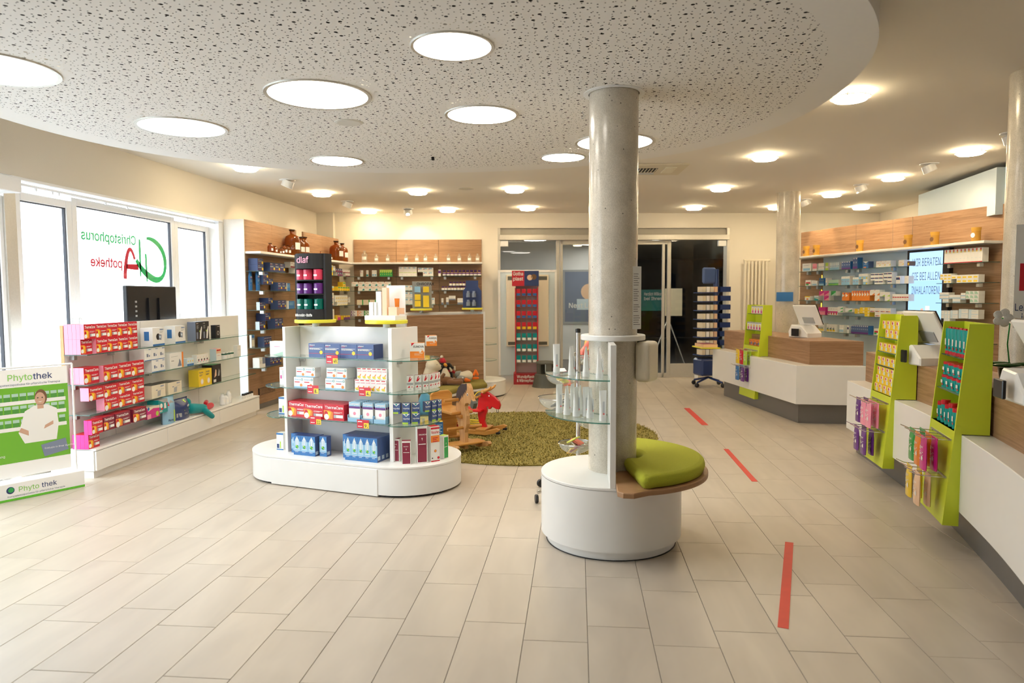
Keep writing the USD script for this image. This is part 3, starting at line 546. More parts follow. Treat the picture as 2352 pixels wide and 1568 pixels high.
# advertising screen in the right shelf
t = thing("advert_screen", "tall black framed screen with blue advert about inhalers in the right shelf", "screen", RW.w(0, 0), RW.a)
part(t, "frame", MB().box(2.455, 3.16, -.07, -.002, .85, 2.21, (.01, .01, .012), b=.004), "black_plastic")
s = MB(); y = -.0715; s.rect(2.50, .95, 3.06, 2.17, (.30, .50, .80), y); s.rect(2.50, 1.78, 3.06, 2.17, (.36, .55, .84), y - .0002)
for q, (tx, z) in enumerate((("WIR BERATEN", 1.98), ("SIE BEI ALLEN", 1.79), ("INHALATOREN!", 1.60))): s.text(tx, 2.555, z, .105, (.07, .09, .14), y - .0005, maxw=.47)
SKN = (.55, .32, .24)
s.pl([(2.72, .95), (2.70, 1.22), (2.72, 1.40), (2.76, 1.41), (2.80, 1.2), (2.93, 1.22), (2.90, 1.42), (2.86, 1.53), (2.83, 1.57), (2.79, 1.54), (2.80, 1.44), (2.84, 1.36), (2.96, 1.2), (3.0, .95)], SKN, y - .0006); s.pl([(2.77, .98), (2.77, 1.34), (2.80, 1.36), (2.80, 1.44), (2.87, 1.44), (2.87, 1.35), (2.90, 1.33), (2.90, .98)], (.12, .22, .36), y - .0009); s.rect(2.80, 1.36, 2.87, 1.44, (.6, .65, .72), y - .0011)
s.pl([(2.505, .98), (2.505, 1.2), (2.53, 1.22), (2.56, 1.2), (2.55, 1.1), (2.58, 1.02), (2.56, .98)], (.45, .08, .1), y - .0008)
part(t, "picture", s, "screen", smooth=False)
# counters
def offset_poly(pts, d):
    from shapely.geometry import LineString
    return np.array(LineString(pts).offset_curve(d).coords)
C1 = Fr((2.756, 8.922), 99.84)
def c1box(u0, u1, v0, v1, z0, z1, b=.004): return MB().box(u0, u1, v0, v1, z0, z1, b=b)
t = thing("service_counter", "far service counter with wooden top block, white body and grey plinth", "counter", C1.w(0, 0), C1.a)
def pz(pts, z0, z1, bev=.004): return MB().prism(pts, z0, z1, bev=bev)
part(t, "plinth", pz([(0, 0), (2.43, 0), (2.43, -.6), (-.14, -.6)], 0, .252), "grey_plinth")
part(t, "body", pz([(-.09, .08), (2.73, .08), (2.73, -.7), (-.30, -.7)], .252, .73), "white_laminate")
part(t, "top_block", pz([(.0, -.13), (2.78, -.13), (2.78, -.72), (-.18, -.72)], .73, 1.025), "walnut")
front = spl([(2.73, 7.30), (2.69, 6.82), (2.605, 5.94), (2.525, 5.25), (2.36, 4.47), (2.22, 3.89), (2.09, 3.43), (1.93, 2.95), (1.74, 2.5)], 48)
t = thing("service_counter", "near curved service counter with wooden top block along the right edge", "counter")
def band(o0, o1): A, B = offset_poly(front, o0), offset_poly(front, o1); return np.r_[A, B[::-1]]
part(t, "plinth", MB().prism(band(.10, .48), 0, .25, smooth=False), "grey_plinth", smooth=False)
part(t, "body", MB().prism(band(0, .52), .25, .73, bev=.003), "white_laminate", smooth=False)
part(t, "top_block", MB().prism(band(.17, .525), .73, 1.025, bev=.004), "walnut", smooth=False)
# lime green hook-on display stands
STANDS = []
def stand(o, ang, w, zb, zt, label, shelves, hooks):
    f = Fr(o, ang); t = thing("display_stand", label, "display stand", f.w(0, 0), ang)
    def side(x0, x1):
        P = [(-.09, zb), (0, zb), (0, .735), (.15, .735), (.15, zt), (.02, zt)]; return MB().prism(P, x0, x1).xf(np.array([[0, 0, 1, 0], [1, 0, 0, 0], [0, 1, 0, 0], [0, 0, 0, 1.]]))
    part(t, "side_panel", side(0, .016), "lime_lacquer", smooth=False); part(t, "side_panel", side(w - .016, w), "lime_lacquer", smooth=False)
    part(t, "back_panel", MB().box(.016, w - .016, .138, .15, .735, zt), "lime_lacquer")
    zs = hooks; fr_ = lambda z: -.09 + .11 * (z - zb) / (zt - zb)
    P = [(fr_(zb) + .002, zb), (fr_(zs) + .002, zs), (fr_(zs) + .016, zs), (.0, zb)]
    part(t, "front_panel", MB().prism([(fr_(zb) + .001, zb), (-.004, zb), (-.004, zs), (fr_(zs) + .001, zs)], .016, w - .016).xf(np.array([[0, 0, 1, 0], [1, 0, 0, 0], [0, 1, 0, 0], [0, 0, 0, 1.]])), "lime_lacquer", smooth=False)
    part(t, "floor_board", MB().box(.016, w - .016, fr_(zs) + .002, .138, zs - .012, zs), "lime_lacquer")
    for z in shelves: glass_shelf(t, .016, w - .016, fr_(z) + .008, .138, z)
    for z in (zs - .06, zs - .30):
        part(t, "hook_rail", MB().box(.05, w - .04, fr_(z) - .006, fr_(z) + .002, z - .006, z + .006, (.2, .2, .2)), "steel")
        for x in np.linspace(.09, w - .08, 4): part(t, "hook", MB().tube([(x, fr_(z) - .002, z - .01), (x, fr_(z) - .15, z - .002), (x, fr_(z) - .20, z + .02)], .0035, (.6, .6, .6), 6), "chrome")
    STANDS.append((f, w, zb, zt, zs, fr_)); return t
stand((2.504, 10.634), -81.26, .565, .126, 1.455, "lime green display stand hooked onto the far counter", (1.33, 1.095), .87)
stand((2.667, 6.472), -95.34, .51, .154, 1.425, "lime green display stand with yellow lozenge boxes on the near counter", (1.225, 1.105, .985), .75)
stand((2.468, 4.998), -101.45, .52, .157, 1.416, "lime green display stand with turquoise tubes and jars on the near counter", (1.20, .975), .75)
# seat plinth around the column
CX0 = (.222, 4.568)
t = thing("column_seat", "round white plinth with wooden seat board around the front column", "seat", (*CX0, 0))
part(t, "plinth", MB().lathe([(.415, 0), (.418, .0), (.418, .065)], n=72), "white_laminate"); part(t, "shadow_gap", MB().lathe([(.42, 0), (.424, 0), (.424, .006), (.419, .006)], (.02, .02, .03), 72), "black_plastic")
part(t, "body", MB().lathe([(.41, .062), (.456, .062), (.456, .436)], n=80), "white_laminate")
part(t, "top_board", MB().lathe([(.456, .438), (.457, .442), (.457, .452), (.452, .456), (.0, .456)], n=80), "white_laminate")
import manifold3d as m3
def hull_chain(chains, fine=.012, taubin=14):
    """chains of (x,y,z,r) joints -> one continuous smooth skin"""
    tot = None
    for ch in chains:
        sp = [m3.Manifold.sphere(j[3], 18).translate(j[:3]) for j in ch]
        for a, b in (zip(sp, sp[1:]) if len(sp) > 1 else [(sp[0], sp[0])]):
            h = m3.Manifold.batch_hull([a, b]); tot = h if tot is None else tot + h
    me = tot.refine_to_length(fine).to_mesh(); m = trimesh.Trimesh(me.vert_properties[:, :3], me.tri_verts, process=True)
    trimesh.smoothing.filter_taubin(m, iterations=taubin); return m
def rnd_slab(pts, z0, z1, r):
    """cushion: rounded prism"""
    pl = Polygon(pts); out = MB(); cc = [(0, z0 + r), (.3, z0 + r * .28), (1, z0), ]
    rings = []
    for d, z in ((r, z0), (.3 * r, z0 + .12 * r), (0, z0 + r), (0, z1 - r), (.12 * r, z1 - .45 * r), (.45 * r, z1 - .12 * r), (r, z1)):
        q = pl.buffer(-r, quad_segs=6).buffer(r - d, quad_segs=6); ex = np.array(q.exterior.coords)[:-1]
        t = np.linspace(0, 1, 121)[:-1]; L = np.r_[0, np.cumsum(np.linalg.norm(np.diff(np.vstack([ex, ex[:1]]), axis=0), axis=1))]; E = np.vstack([ex, ex[:1]])
        p = np.stack([np.interp(t * L[-1], L, E[:, k]) for k in (0, 1)], 1); s0 = np.argmin(((p - pts[0]) ** 2).sum(1)); p = np.roll(p, -s0, 0)
        if np.cross(p, np.roll(p, -1, 0)).sum() < 0: p = np.roll(p[::-1], 1, 0)
        rings.append(np.c_[p, np.full(120, z)])
    V = np.vstack(rings); i, j = np.meshgrid(np.arange(len(rings) - 1), np.arange(120), indexing="ij"); i, j = i.ravel(), j.ravel(); k = (j + 1) % 120
    out.add(V, np.vstack([np.c_[i * 120 + j, i * 120 + k, (i + 1) * 120 + k], np.c_[i * 120 + j, (i + 1) * 120 + k, (i + 1) * 120 + j]]))
    v, f = trimesh.creation.triangulate_polygon(Polygon(rings[-1][:, :2]), engine="earcut"); out.add(np.c_[v, np.full(len(v), z1)], f if np.cross(v[f[0][1]] - v[f[0][0]], v[f[0][2]] - v[f[0][0]]) > 0 else f[:, ::-1])
    return out
# ---- column seat: board, cushion, fin, glass, collar (fr: parts of the seat thing t)
sc = t; cx, cy = .013, .032
def arc(r, a0, a1, n=40, c=(0, 0)): a = np.radians(np.linspace(a0, a1, n)); return [(c[0] + r * math.cos(q), c[1] + r * math.sin(q)) for q in a]
bd = [(.01, -.62), (.04, -.655), (.10, -.66)] + arc(.62, -72, 88) + [(.012, .6), (.012, .2)] + arc(.19, 80, -80, 20, (cx, cy)) + [(.012, -.2)]
part(sc, "seat_board", MB().prism(bd, .456, .486, bev=.004), "seat_wood", smooth=False)
cu = [(.075, -.10), (.155, -.60)] + arc(.60, -66, 80, 40) + [(.08, .52), (.07, .22)] + arc(.19, 72, -38, 16, (cx, cy))
solo("seat_cushion", rnd_slab([(x, y) for x, y in cu], .487, .565, .034), "green_cloth", "lime green half round felt cushion on the column seat board", "cushion", (*CX0, 0))
part(sc, "fin_board", MB().box(-.026, .010, -.455, -.13, .456, 1.31, b=.002), "white_laminate")
for z in (1.10, .845):
    P = arc(.47, 270, 180, 30, (-.026, cy)); P = [(-.026 + (x + .026) * .86, y) for x, y in P]
    col_hole = arc(.162, 180, 262, 16, (cx, cy)); part(sc, "glass_shelf", MB().prism(P + [(-.15, cy)] + col_hole[1:-1] + [(-.026, -.13)], z - .008, z, GF, side=GE), "shelf_glass", smooth=False)
part(sc, "collar", MB().lathe([(.159, 1.312), (.205, 1.312), (.21, 1.316), (.21, 1.342), (.205, 1.347), (.159, 1.347)], n=64, at=(cx, cy, 0)), "white_laminate")
pad = MB(); m = m3.Manifold.batch_hull([m3.Manifold.sphere(.03, 20).translate((x, y, z)) for x in (-.06, .06) for y in (-.02, .02) for z in (-.10, .10)]).refine_to_length(.02).to_mesh(); pad.add(m.vert_properties[:, :3], m.tri_verts)
pad.tube([(x * .078, -.051 + 0 * x, z * .118) for x, z in ((-1, -.9), (-1, .9))], .002); solo("head_pad", pad, "cream_leather", "cream leather back pad hanging on the front column below the collar", "pad", (.452, 4.56, 1.175), 62)
# ---- tubes on the column shelves
def tube_mesh(h, txt=None):
    n = 20; V = []; a = 2 * np.pi * np.arange(n) / n
    prof = [(0, 0.021, .021), (.012, .0215, .0215), (.03, .022, .022), (.03, .0205, .0205), (.6 * h, .0215, .014), (h - .01, .0225, .004), (h, .0225, .0015)]
    for z, rx, ry in prof: V.append(np.c_[rx * np.cos(a), ry * np.sin(a), np.full(n, z)])
    m = MB(); i, j = np.meshgrid(np.arange(len(prof) - 1), np.arange(n), indexing="ij"); i, j = i.ravel(), j.ravel(); k = (j + 1) % n
    return m.add(np.vstack(V), np.vstack([np.c_[i * n + j, i * n + k, (i + 1) * n + k], np.c_[i * n + j, (i + 1) * n + k, (i + 1) * n + j]]), (.86, .86, .84))
tb = None
TB = [(1.10, [(-.355, .0, 10, "leftmost on the upper column shelf"), (-.255, -.16, 60, "second from left on the upper column shelf"), (-.165, -.235, 75, "third from left on the upper column shelf"), (-.085, -.33, 70, "rightmost on the upper column shelf")]),
      (.845, [(-.335, -.08, 30, "leftmost on the lower column shelf"), (-.285, -.15, 70, "second from left, front, lower column shelf"), (-.225, -.205, 55, "in the front middle of the lower column shelf"), (-.25, -.05, 60, "behind the others, left, lower column shelf"), (-.20, -.12, 80, "behind the front middle tube, lower column shelf"), (-.14, -.26, 60, "second from right, front, lower column shelf"), (-.165, -.20, 20, "half hidden, right of middle, lower column shelf"), (-.065, -.36, 12, "rightmost on the lower column shelf, turned sideways")])]
for z, L in TB:
    for x, y, a, wh in L:
        lb = f"white cream tube standing on its cap, {wh}"; lo = (CX0[0] + x, CX0[1] + y, z)
        if tb is None:
            tb = thing("cream_tube", lb, "tube", lo, a, "white tubes on the column shelves"); part(tb, "tube_body", tube_mesh(.185), "plastic"); k = MB(); k.lathe([(.0225, 0), (.0225, .03)], (.8, .8, .79), 20); part(tb, "cap", k, "plastic")
            p = MB(); p.rect(-.006, .05, .006, .12, (.6, .62, .65), -.0216); p.disc(0, .045, .006, (.8, .2, .2), -.0223); part(tb, "print", p, "paper", smooth=False)
        else: dup(tb, lb, lo, a, "white tubes on the column shelves")
nt = MB().box(-.045, .045, -.001, .001, -.2, .2, (.82, .82, .8))
for q in range(24):
    if q in (6, 13, 18): continue
    nt.rect(-.015, .15 - .014 * q, .015 + .022 * rng.random(), .154 - .014 * q, (.2, .2, .2), -.0014)
solo("notice_sheet", nt, "paper", "white printed notice sheet hanging on the front column", "notice", (.372, 4.51, 1.585), 32)
# ---- chrome stand with clear bowls
bs_ = thing("bowl_stand", "chrome stand on castors with clear bowls behind the front column", "display stand", (.01, 5.52, 0))
part(bs_, "pole", MB().tube([(0, 0, .08), (0, 0, 1.34)], .018, n=18), "chrome"); part(bs_, "pole_cap", MB().lathe([(0, 1.345), (.02, 1.34), (.02, 1.31)], (.02, .02, .02), 18), "black_plastic")
for q in range(5):
    a = math.radians(215 + 72 * q); c_, s_ = math.cos(a), math.sin(a)
    f = part(bs_, "foot", MB().tube([(0, 0, .12), (.2 * c_, .2 * s_, .10), (.38 * c_, .38 * s_, .085)], .014, n=10), "chrome"); part(f, "castor", MB().lathe([(0, -.012), (.03, -.012), (.034, -.006), (.034, .006), (.03, .012), (0, .012)], (.02, .02, .02), 20).xf(TR(.39 * c_, .39 * s_, .035) @ RZ(a + 1.2) @ RX(math.pi / 2)), "black_plastic")
def bowl(r):
    pr = [(r * math.sin(x), -r * .62 * math.cos(x)) for x in np.linspace(.02, math.pi / 2, 12)]; return MB().rev(pr + [(r - .003, 0)] + [(q[0] - .003, q[1]) for q in pr[-2::-1]], n=36)
BW_ = [(-.125, -.05, .975, .125, "upper"), (-.14, -.14, .815, .17, "middle left"), (-.02, -.19, .47, .13, "lowest"), (.10, .11, 1.13, .15, "top right"), (.14, .02, .64, .17, "right, low")]
CC = [(.95, .25, .18), (.75, .8, .12), (.9, .6, .1), (.35, .02, .12), (.9, .85, .8)]
for bi, (x, y, z, r, wh) in enumerate(BW_):
    b = part(bs_, "bowl", bowl(r).xf(TR(x, y, z)), "clear_glass"); part(b, "rim", MB().lathe([(r, -.004), (r + .006, 0), (r, .005)], n=40).xf(TR(x, y, z)), "chrome"); part(b, "bracket", MB().tube([(0, 0, z - .02), (x * .35, y * .35, z - .01)], .008), "chrome")
    for q in range(5 if bi != 1 else 3):
        a = rng.random() * 6.28; rr = r * .35 * rng.random(); pk = MB().box(-.035, .035, -.045, .045, -.006, .006, CC[(q + bi) % 5] if bi != 1 else (.04, .06, .08), b=.003)
        solo("sachet", pk, "foil", f"colourful small sachet number {q + 1} from below in the {wh} bowl of the chrome stand" if 0 else f"small {('coral red', 'lime green', 'orange', 'dark purple', 'white')[(q + bi) % 5] if bi != 1 else 'dark ' + ('grey', 'slate', 'black')[q]} sachet in the {wh} clear bowl of the chrome stand", "sachet",
             M4=TR(.01 + x + rr * math.cos(a), 5.52 + y + rr * math.sin(a), z - r * .45 + .022 * q) @ RZ(a) @ RX(.35 + .3 * rng.random()), group=None)
for q, (x, y, z, c) in enumerate(((.06, .08, 1.17, "coral"), (.12, .06, 1.20, "salmon"), (.09, .15, 1.185, "orange"))):
    solo("gift_pouch", MB().mesh(hull_chain([[(0, 0, 0, .05), (.02, 0, .06, .03), (.03, .0, .10, .012)]], .02, 6), ((.95, .22, .16), (.95, .35, .25), (.95, .45, .1))[q]), "foil", f"{c} crinkled pouch sticking out of the topmost clear bowl", "pouch", (.01 + x, 5.52 + y, z - .03), 60 * q)
# ---- kids' corner: second island, bench, pouf
J = Fr((-1.495, 11.09), 35.5)
t = thing("display_island", "rear display island with wooden rear wall, round white end and glass end boards", "display island", J.w(0, 0), J.a)
part(t, "base", MB().lathe([(.46, .02), (.46, .232)], n=64, at=(-.02, .18, 0)).lathe([(.461, .234), (.462, .248), (.458, .252), (0, .252)], n=64, at=(-.02, .18, 0)), "white_laminate"); part(t, "shadow_gap", MB().lathe([(.44, 0), (.44, .022)], (.02, .02, .02), 48, at=(-.02, .18, 0)), "black_plastic")
part(t, "wood_panel", MB().box(-1.30, 0, .0, .022, .05, 1.315, b=.002), "walnut"); part(t, "side_panel", MB().box(0, .035, -.0, .42, .252, 1.355, b=.002), "white_laminate"); part(t, "side_panel", MB().box(-1.32, -1.285, 0.03, .42, .05, 1.355, b=.002), "white_laminate")
part(t, "back_panel", MB().box(-1.285, 0, .2, .225, .252, 1.355, b=.002), "white_laminate"); part(t, "label_strip", MB().box(-.72, -.08, .195, .2, 1.325, 1.35, (.85, .85, .82)), "matte")
for z in (1.09, .825, .565):
    a = np.linspace(-np.pi / 2, np.pi / 2, 24); part(t, "end_shelf", MB().prism(np.c_[.035 + .285 * np.cos(a), .20 + .26 * np.sin(a)], z - .008, z, GF, side=GE), "shelf_glass", smooth=False)
top_disc(J, -.98, .21, 1.385, .17, "round yellow plate on the rear island carrying the grey earplug display"); top_disc(J, -.09, .21, 1.385, .17, "round yellow plate on the rear island carrying the blue bottle display")
bc = np.array([(-1.496, 11.075), (-1.36, 10.50), (-1.45, 10.40), (-1.555, 10.29), (-1.64, 10.13), (-1.72, 9.93), (-1.80, 9.70), (-1.886, 9.46), (-2.10, 9.66), (-2.40, 10.43)])
t = thing("kids_bench", "low curved white children's bench with dark open niche below", "bench")
inn = np.array(Polygon(bc).buffer(-.012, join_style=2).exterior.coords)[:-1]
part(t, "seat_board", MB().prism(inn, .165, .20, bev=.003), "white_laminate", smooth=False)
part(t, "niche_back", MB().prism([(-1.60, 10.95), (-1.62, 10.5), (-1.75, 10.2), (-1.86, 9.95), (-2.05, 9.8), (-2.3, 10.4)], 0, .165, (.05, .04, .03)), "walnut", smooth=False)
part(t, "leg", MB().prism([(-1.40, 10.60), (-1.37, 10.54), (-1.40, 10.52), (-1.44, 10.58)], 0, .165), "white_laminate", smooth=False); part(t, "leg", MB().prism([(-1.89, 9.49), (-2.08, 9.66), (-2.06, 9.69), (-1.88, 9.53)], 0, .165), "white_laminate", smooth=False)
solo("bench_cushion", rnd_slab([tuple(p) for p in bc], .201, .275, .03), "olive_cloth", "olive green cushion on the low children's bench", "cushion")
solo("beanbag", MB().mesh(hull_chain([[(0, 0, .13, .13)], [(.0, 0, .14, .13), (-.04, .03, .24, .07)], [(.1, .02, .1, .10), (-.1, 0, .1, .10)]], .03), (.06, .26, .40)), "plush", "blue cloth beanbag behind the front island", "beanbag", (-2.0, 9.15, 0))
# ---- rug
rg = thing("rug", "round olive green shaggy rug in the play corner", "rug", (-.6, 7.96, 0))
part(rg, "backing", MB().prism([(1.50 * math.cos(a), 1.50 * math.sin(a)) for a in T], 0.001, .012, (.16, .15, .03)), "olive_cloth", smooth=False)
r2 = np.random.default_rng(5); N = 30000
rad = 1.515 * np.sqrt(r2.random(N)); th = r2.random(N) * 6.283; bx = np.stack([rad * np.cos(th), rad * np.sin(th), np.full(N, .008)], 1)
dirs = r2.random(N) * 6.283; ln = .010 + .010 * r2.random(N); tip = bx + np.stack([np.cos(dirs) * .018, np.sin(dirs) * .018, ln], 1); wd = .0045 * np.stack([-np.sin(dirs), np.cos(dirs), np.zeros(N)], 1)
V = np.stack([bx - wd, bx + wd, tip + wd * .7, tip - wd * .7], 1).reshape(-1, 3); i4 = 4 * np.arange(N)
tone = (.75 + .5 * r2.random(N))[:, None]; cc = np.repeat(np.clip(np.array([.36, .29, .07]) * tone, 0, 1), 4, 0)
pm = MB(); pm.add(V, np.vstack([np.c_[i4, i4 + 1, i4 + 2], np.c_[i4, i4 + 2, i4 + 3]])); pm.c[-1] = cc; part(rg, "pile", pm, "matte", kind="stuff", smooth=False)
# ---- rocking horse and moose
SIDE = np.array([[1., 0, 0, 0], [0, 0, -1., 0], [0, 1., 0, 0], [0, 0, 0, 1.]])  # prism x,y,z -> x,-z,y
def plank(o, th): return MB().prism(o, -th / 2, th / 2, bev=.004).xf(SIDE)
t = thing("rocking_horse", "wooden rocking horse with dark painted mane facing right on the green rug", "rocking horse", (-1.142, 6.98, .028), -50)
HO = [(-.062, .02), (-.072, .165), (-.131, .335), (-.142, .41), (-.134, .501), (-.126, .584), (-.087, .64), (-.025, .681), (.036, .693), (.093, .696), (.13, .657), (.175, .545), (.215, .507), (.191, .458), (.157, .462), (.145, .486), (.098, .499), (.05, .486), (.034, .459), (.049, .411), (.072, .364), (.07, .276), (.033, .188), (.036, .02)]
part(t, "head_board", plank(HO, .042), "pine", smooth=False)
MA = [(-.134, .494), (-.126, .584), (-.087, .64), (-.025, .681), (.084, .697), (.089, .649), (.083, .61), (.07, .632), (.062, .585), (.045, .605), (.03, .56), (.02, .59), (.0, .535), (-.012, .565), (-.035, .51), (-.045, .54), (-.065, .49), (-.075, .52), (-.095, .47), (-.11, .50), (-.125, .47)]
part(t, "mane", plank(MA, .046), "dark_paint" if "dark_paint" in M else "grey_plastic", smooth=False)
part(t, "nose", plank([(.172, .545), (.218, .508), (.193, .452), (.155, .458), (.150, .50)], .047), "grey_plastic", smooth=False)
e = MB()
for s in (-1, 1): e.lathe([(0, 0), (.014, 0)], (.85, .85, .85), 14, at=(0, 0, .0225)).lathe([(0, 0), (.008, 0)], (.01, .01, .02), 12, at=(.003, -.002, .0232)) if s > 0 else e.lathe([(0, 0), (.014, 0)], (.85, .85, .85), 14, at=(0, 0, -.0225)).lathe([(0, 0), (.008, 0)], (.01, .01, .02), 12, at=(.003, -.002, -.0232))
part(t, "eye", e.xf(SIDE).xf(TR(.098, 0, .585)), "plastic")
part(t, "handle", MB().tube([(-.085, -.19, .515), (-.085, .19, .515)], .016, n=14), "honey_pine"); part(t, "foot_peg", MB().tube([(.0, -.2, .235), (.0, .2, .235)], .016, n=14), "honey_pine")
part(t, "seat", MB().box(-.50, -.04, -.13, .13, .365, .395, b=.008), "honey_pine"); part(t, "seat_block", MB().box(-.1, -.0, -.05, .05, .33, .365, b=.006), "honey_pine")
part(t, "backrest", plank([(-.13, .38), (.13, .38), (.13, .52), (.09, .56), (-.09, .56), (-.13, .52)], .03).xf(TR(-.49, 0, 0) @ RZ(math.pi / 2)), "honey_pine", smooth=False)
part(t, "leg", MB().box(-.42, -.36, -.12, .12, .06, .365, b=.006), "honey_pine")
RU = [(-.72, .05), (-.5, .012), (-.25, .0), (.0, .012), (.16, .045), (.19, .075), (.16, .095), (.0, .065), (-.25, .055), (-.5, .065), (-.70, .10)]
for y in (-.19, .19): part(t, "runner", plank(RU, .04).xf(TR(0, y, 0)), "pine", smooth=False)
part(t, "cross_board", MB().box(-.09, .07, -.21, .21, .062, .085, b=.006), "honey_pine"); part(t, "cross_board", MB().box(-.5, -.34, -.21, .21, .06, .083, b=.006), "honey_pine")
plain("red_lacquer", (.62, .008, .012), .3, var=.02); plain("yellow_rope", (.85, .6, .02), .6)
t = thing("rocking_moose", "red rocking moose with small wooden antlers on the green rug", "rocking moose", (-1.0, 7.88, .028), -12)
MO = [(-.085, .028), (-.122, .133), (-.136, .211), (-.136, .304), (-.124, .404), (-.089, .469), (-.059, .491), (-.007, .472), (.066, .425), (.118, .378), (.136, .329), (.124, .283), (.088, .285), (.036, .311), (.017, .282), (-.005, .281), (-.009, .309), (-.027, .312), (-.024, .252), (-.047, .194), (-.055, .137), (-.018, .035)]
part(t, "head_board", plank(MO, .045), "red_lacquer", smooth=False)
for s in (-1, 1):
    an = MB(); an.tube([(-.055, .02 * s, .475), (-.06, .06 * s, .49)], [.022, .022], n=12)
    an.mesh(hull_chain([[(-.055, .04 * s, .485, .02), (-.01, .07 * s, .50, .016), (.03, .08 * s, .525, .013), (.045, .08 * s, .545, .01)]], .012, 4)); part(t, "antler", an, "honey_pine")
    part(t, "eye", MB().lathe([(0, 0), (.009, 0)], (.9, .9, .9), 12).xf(TR(.005, -.0235 * s, .435) @ RX(1.5708 * s)), "plastic")
    part(t, "runner", plank([(-.5, .05), (-.25, .01), (.0, .0), (.14, .035), (.17, .07), (.13, .085), (0, .05), (-.25, .06), (-.5, .1)], .035).xf(TR(0, .13 * s, 0)), "honey_pine", smooth=False)
    part(t, "rubber_foot", MB().box(.125, .17, .13 * s - .02, .13 * s + .02, .02, .045, (.01, .01, .01), b=.004), "black_plastic")
part(t, "nose_ring", MB().tube([(.098 + .012 * math.cos(a), 0, .265 + .025 * math.sin(a)) for a in np.linspace(0, 6.283, 20)], .003, n=6, caps=False), "black_plastic")
part(t, "seat", MB().box(-.5, -.06, -.12, .12, .255, .28, b=.006), "red_lacquer"); part(t, "handle", MB().tube([(-.10, -.15, .43), (-.10, .15, .43)], .012, n=12), "honey_pine"); part(t, "cross_board", MB().box(-.12, -.0, -.15, .15, .05, .07, b=.004), "honey_pine")
part(t, "tail_board", MB().box(-.42, -.38, -.1, .1, .05, .26, b=.004), "red_lacquer"); part(t, "rein", MB().tube(spl([(-.07, -.03, .47), (-.11, -.08, .48), (-.14, -.12, .43), (-.12, -.15, .40)], 12), .005, n=6), "yellow_rope")
for q in range(3): part(t, "yellow_rung", MB().tube([(-.42, -.1 + .03 * q, .16 - .03 * q), (-.1, -.1 + .03 * q, .16 - .03 * q)], .007, n=8), "yellow_rope")
# ---- soft toys on the bench
WH, GYc, BKc, BRc, ORc, REc = (.72, .64, .48), (.27, .27, .235), (.015, .014, .014), (.20, .085, .03), (.85, .17, .01), (.45, .01, .02)
def toy(name, label, u, v, z, rz, parts_):
    t = thing(name, label, "soft toy", J.w(u, v, z), J.a + rz)
    for nm, ch, c in parts_: part(t, nm, MB().mesh(hull_chain(ch, .016, 8), c), "plush")
zc = .276
toy("toy_bear", "large cream polar bear soft toy at the left end of the bench", -1.0, -.17, zc, 20, [("body", [[(0, 0, .12, .12), (0, -.02, .22, .10)], [(.0, -.04, .28, .105), (.07, -.10, .255, .05)], [(-.08, -.1, .06, .05), (-.08, -.18, .04, .045)], [(.08, -.1, .06, .05), (.08, -.18, .04, .045)], [(.06, .01, .375, .03)], [(-.07, .01, .375, .03)]], WH), ("nose", [[(.095, -.14, .265, .02)]], BKc), ("eye", [[(.0, -.135, .30, .009)], [(.07, -.125, .30, .009)]], BKc)])
toy("toy_penguin", "penguin soft toy with red knitted hat and white belly beside the polar bear", -.80, -.18, zc, 10, [("body", [[(0, .02, .12, .11), (0, .02, .22, .075)], [(0, 0, .29, .06)]], BKc), ("belly", [[(.0, -.045, .11, .088), (0, -.04, .19, .05)]], WH), ("hat", [[(0, 0, .325, .055), (0, .01, .35, .045)]], REc), ("pompom", [[(-.02, 0, .405, .024)]], WH), ("beak", [[(0, -.055, .285, .028), (.005, -.075, .275, .022)]], (.6, .26, .02))])
toy("toy_bird", "small black soft toy with white wings leaning against the wooden wall", -.66, -.10, zc, -10, [("body", [[(0, 0, .08, .06), (0, 0, .2, .05)], [(-.01, 0, .25, .05), (.05, -.03, .22, .016)]], BKc), ("wing", [[(.02, -.05, .18, .02), (.0, -.05, .22, .014)], [(.085, -.02, .19, .015), (.085, -.02, .235, .012)]], WH), ("scarf", [[(-.03, -.04, .175, .02), (.06, -.03, .16, .02), (.1, -.02, .12, .014)]], REc), ("foot", [[(.06, -.06, .04, .032)]], WH)])
toy("toy_goose", "grey and white goose soft toy lying with orange beak and feet", -.50, -.22, zc, 0, [("body", [[(.10, 0, .09, .085), (.0, 0, .085, .07)]], WH), ("wing", [[(-.06, .02, .12, .05), (.0, .06, .14, .03)]], GYc), ("head", [[(-.08, -.10, .06, .058), (-.03, -.08, .06, .05)]], GYc), ("beak", [[(.0, -.15, .045, .035), (.05, -.17, .035, .018)]], ORc), ("foot", [[(.2, -.02, .10, .02), (.24, 0, .16, .022), (.26, -.03, .10, .02)], [(.18, -.03, .05, .022), (.25, -.05, .05, .02)]], ORc), ("eye", [[(-.06, -.155, .085, .012)]], (.85, .85, .8))])
toy("toy_monkey", "brown bear soft toy lying on its back with stretched legs", -.83, -.42, zc, -25, [("body", [[(-.14, 0, .07, .07), (.02, 0, .06, .06)], [(.02, .04, .055, .04), (.14, .07, .05, .035), (.2, .08, .055, .036)], [(.02, -.04, .05, .042), (.12, -.09, .045, .036), (.19, -.11, .05, .04)], [(-.1, -.02, .1, .03), (-.06, -.05, .16, .024)], [(-.12, -.12, .03, .035)]], BRc)])
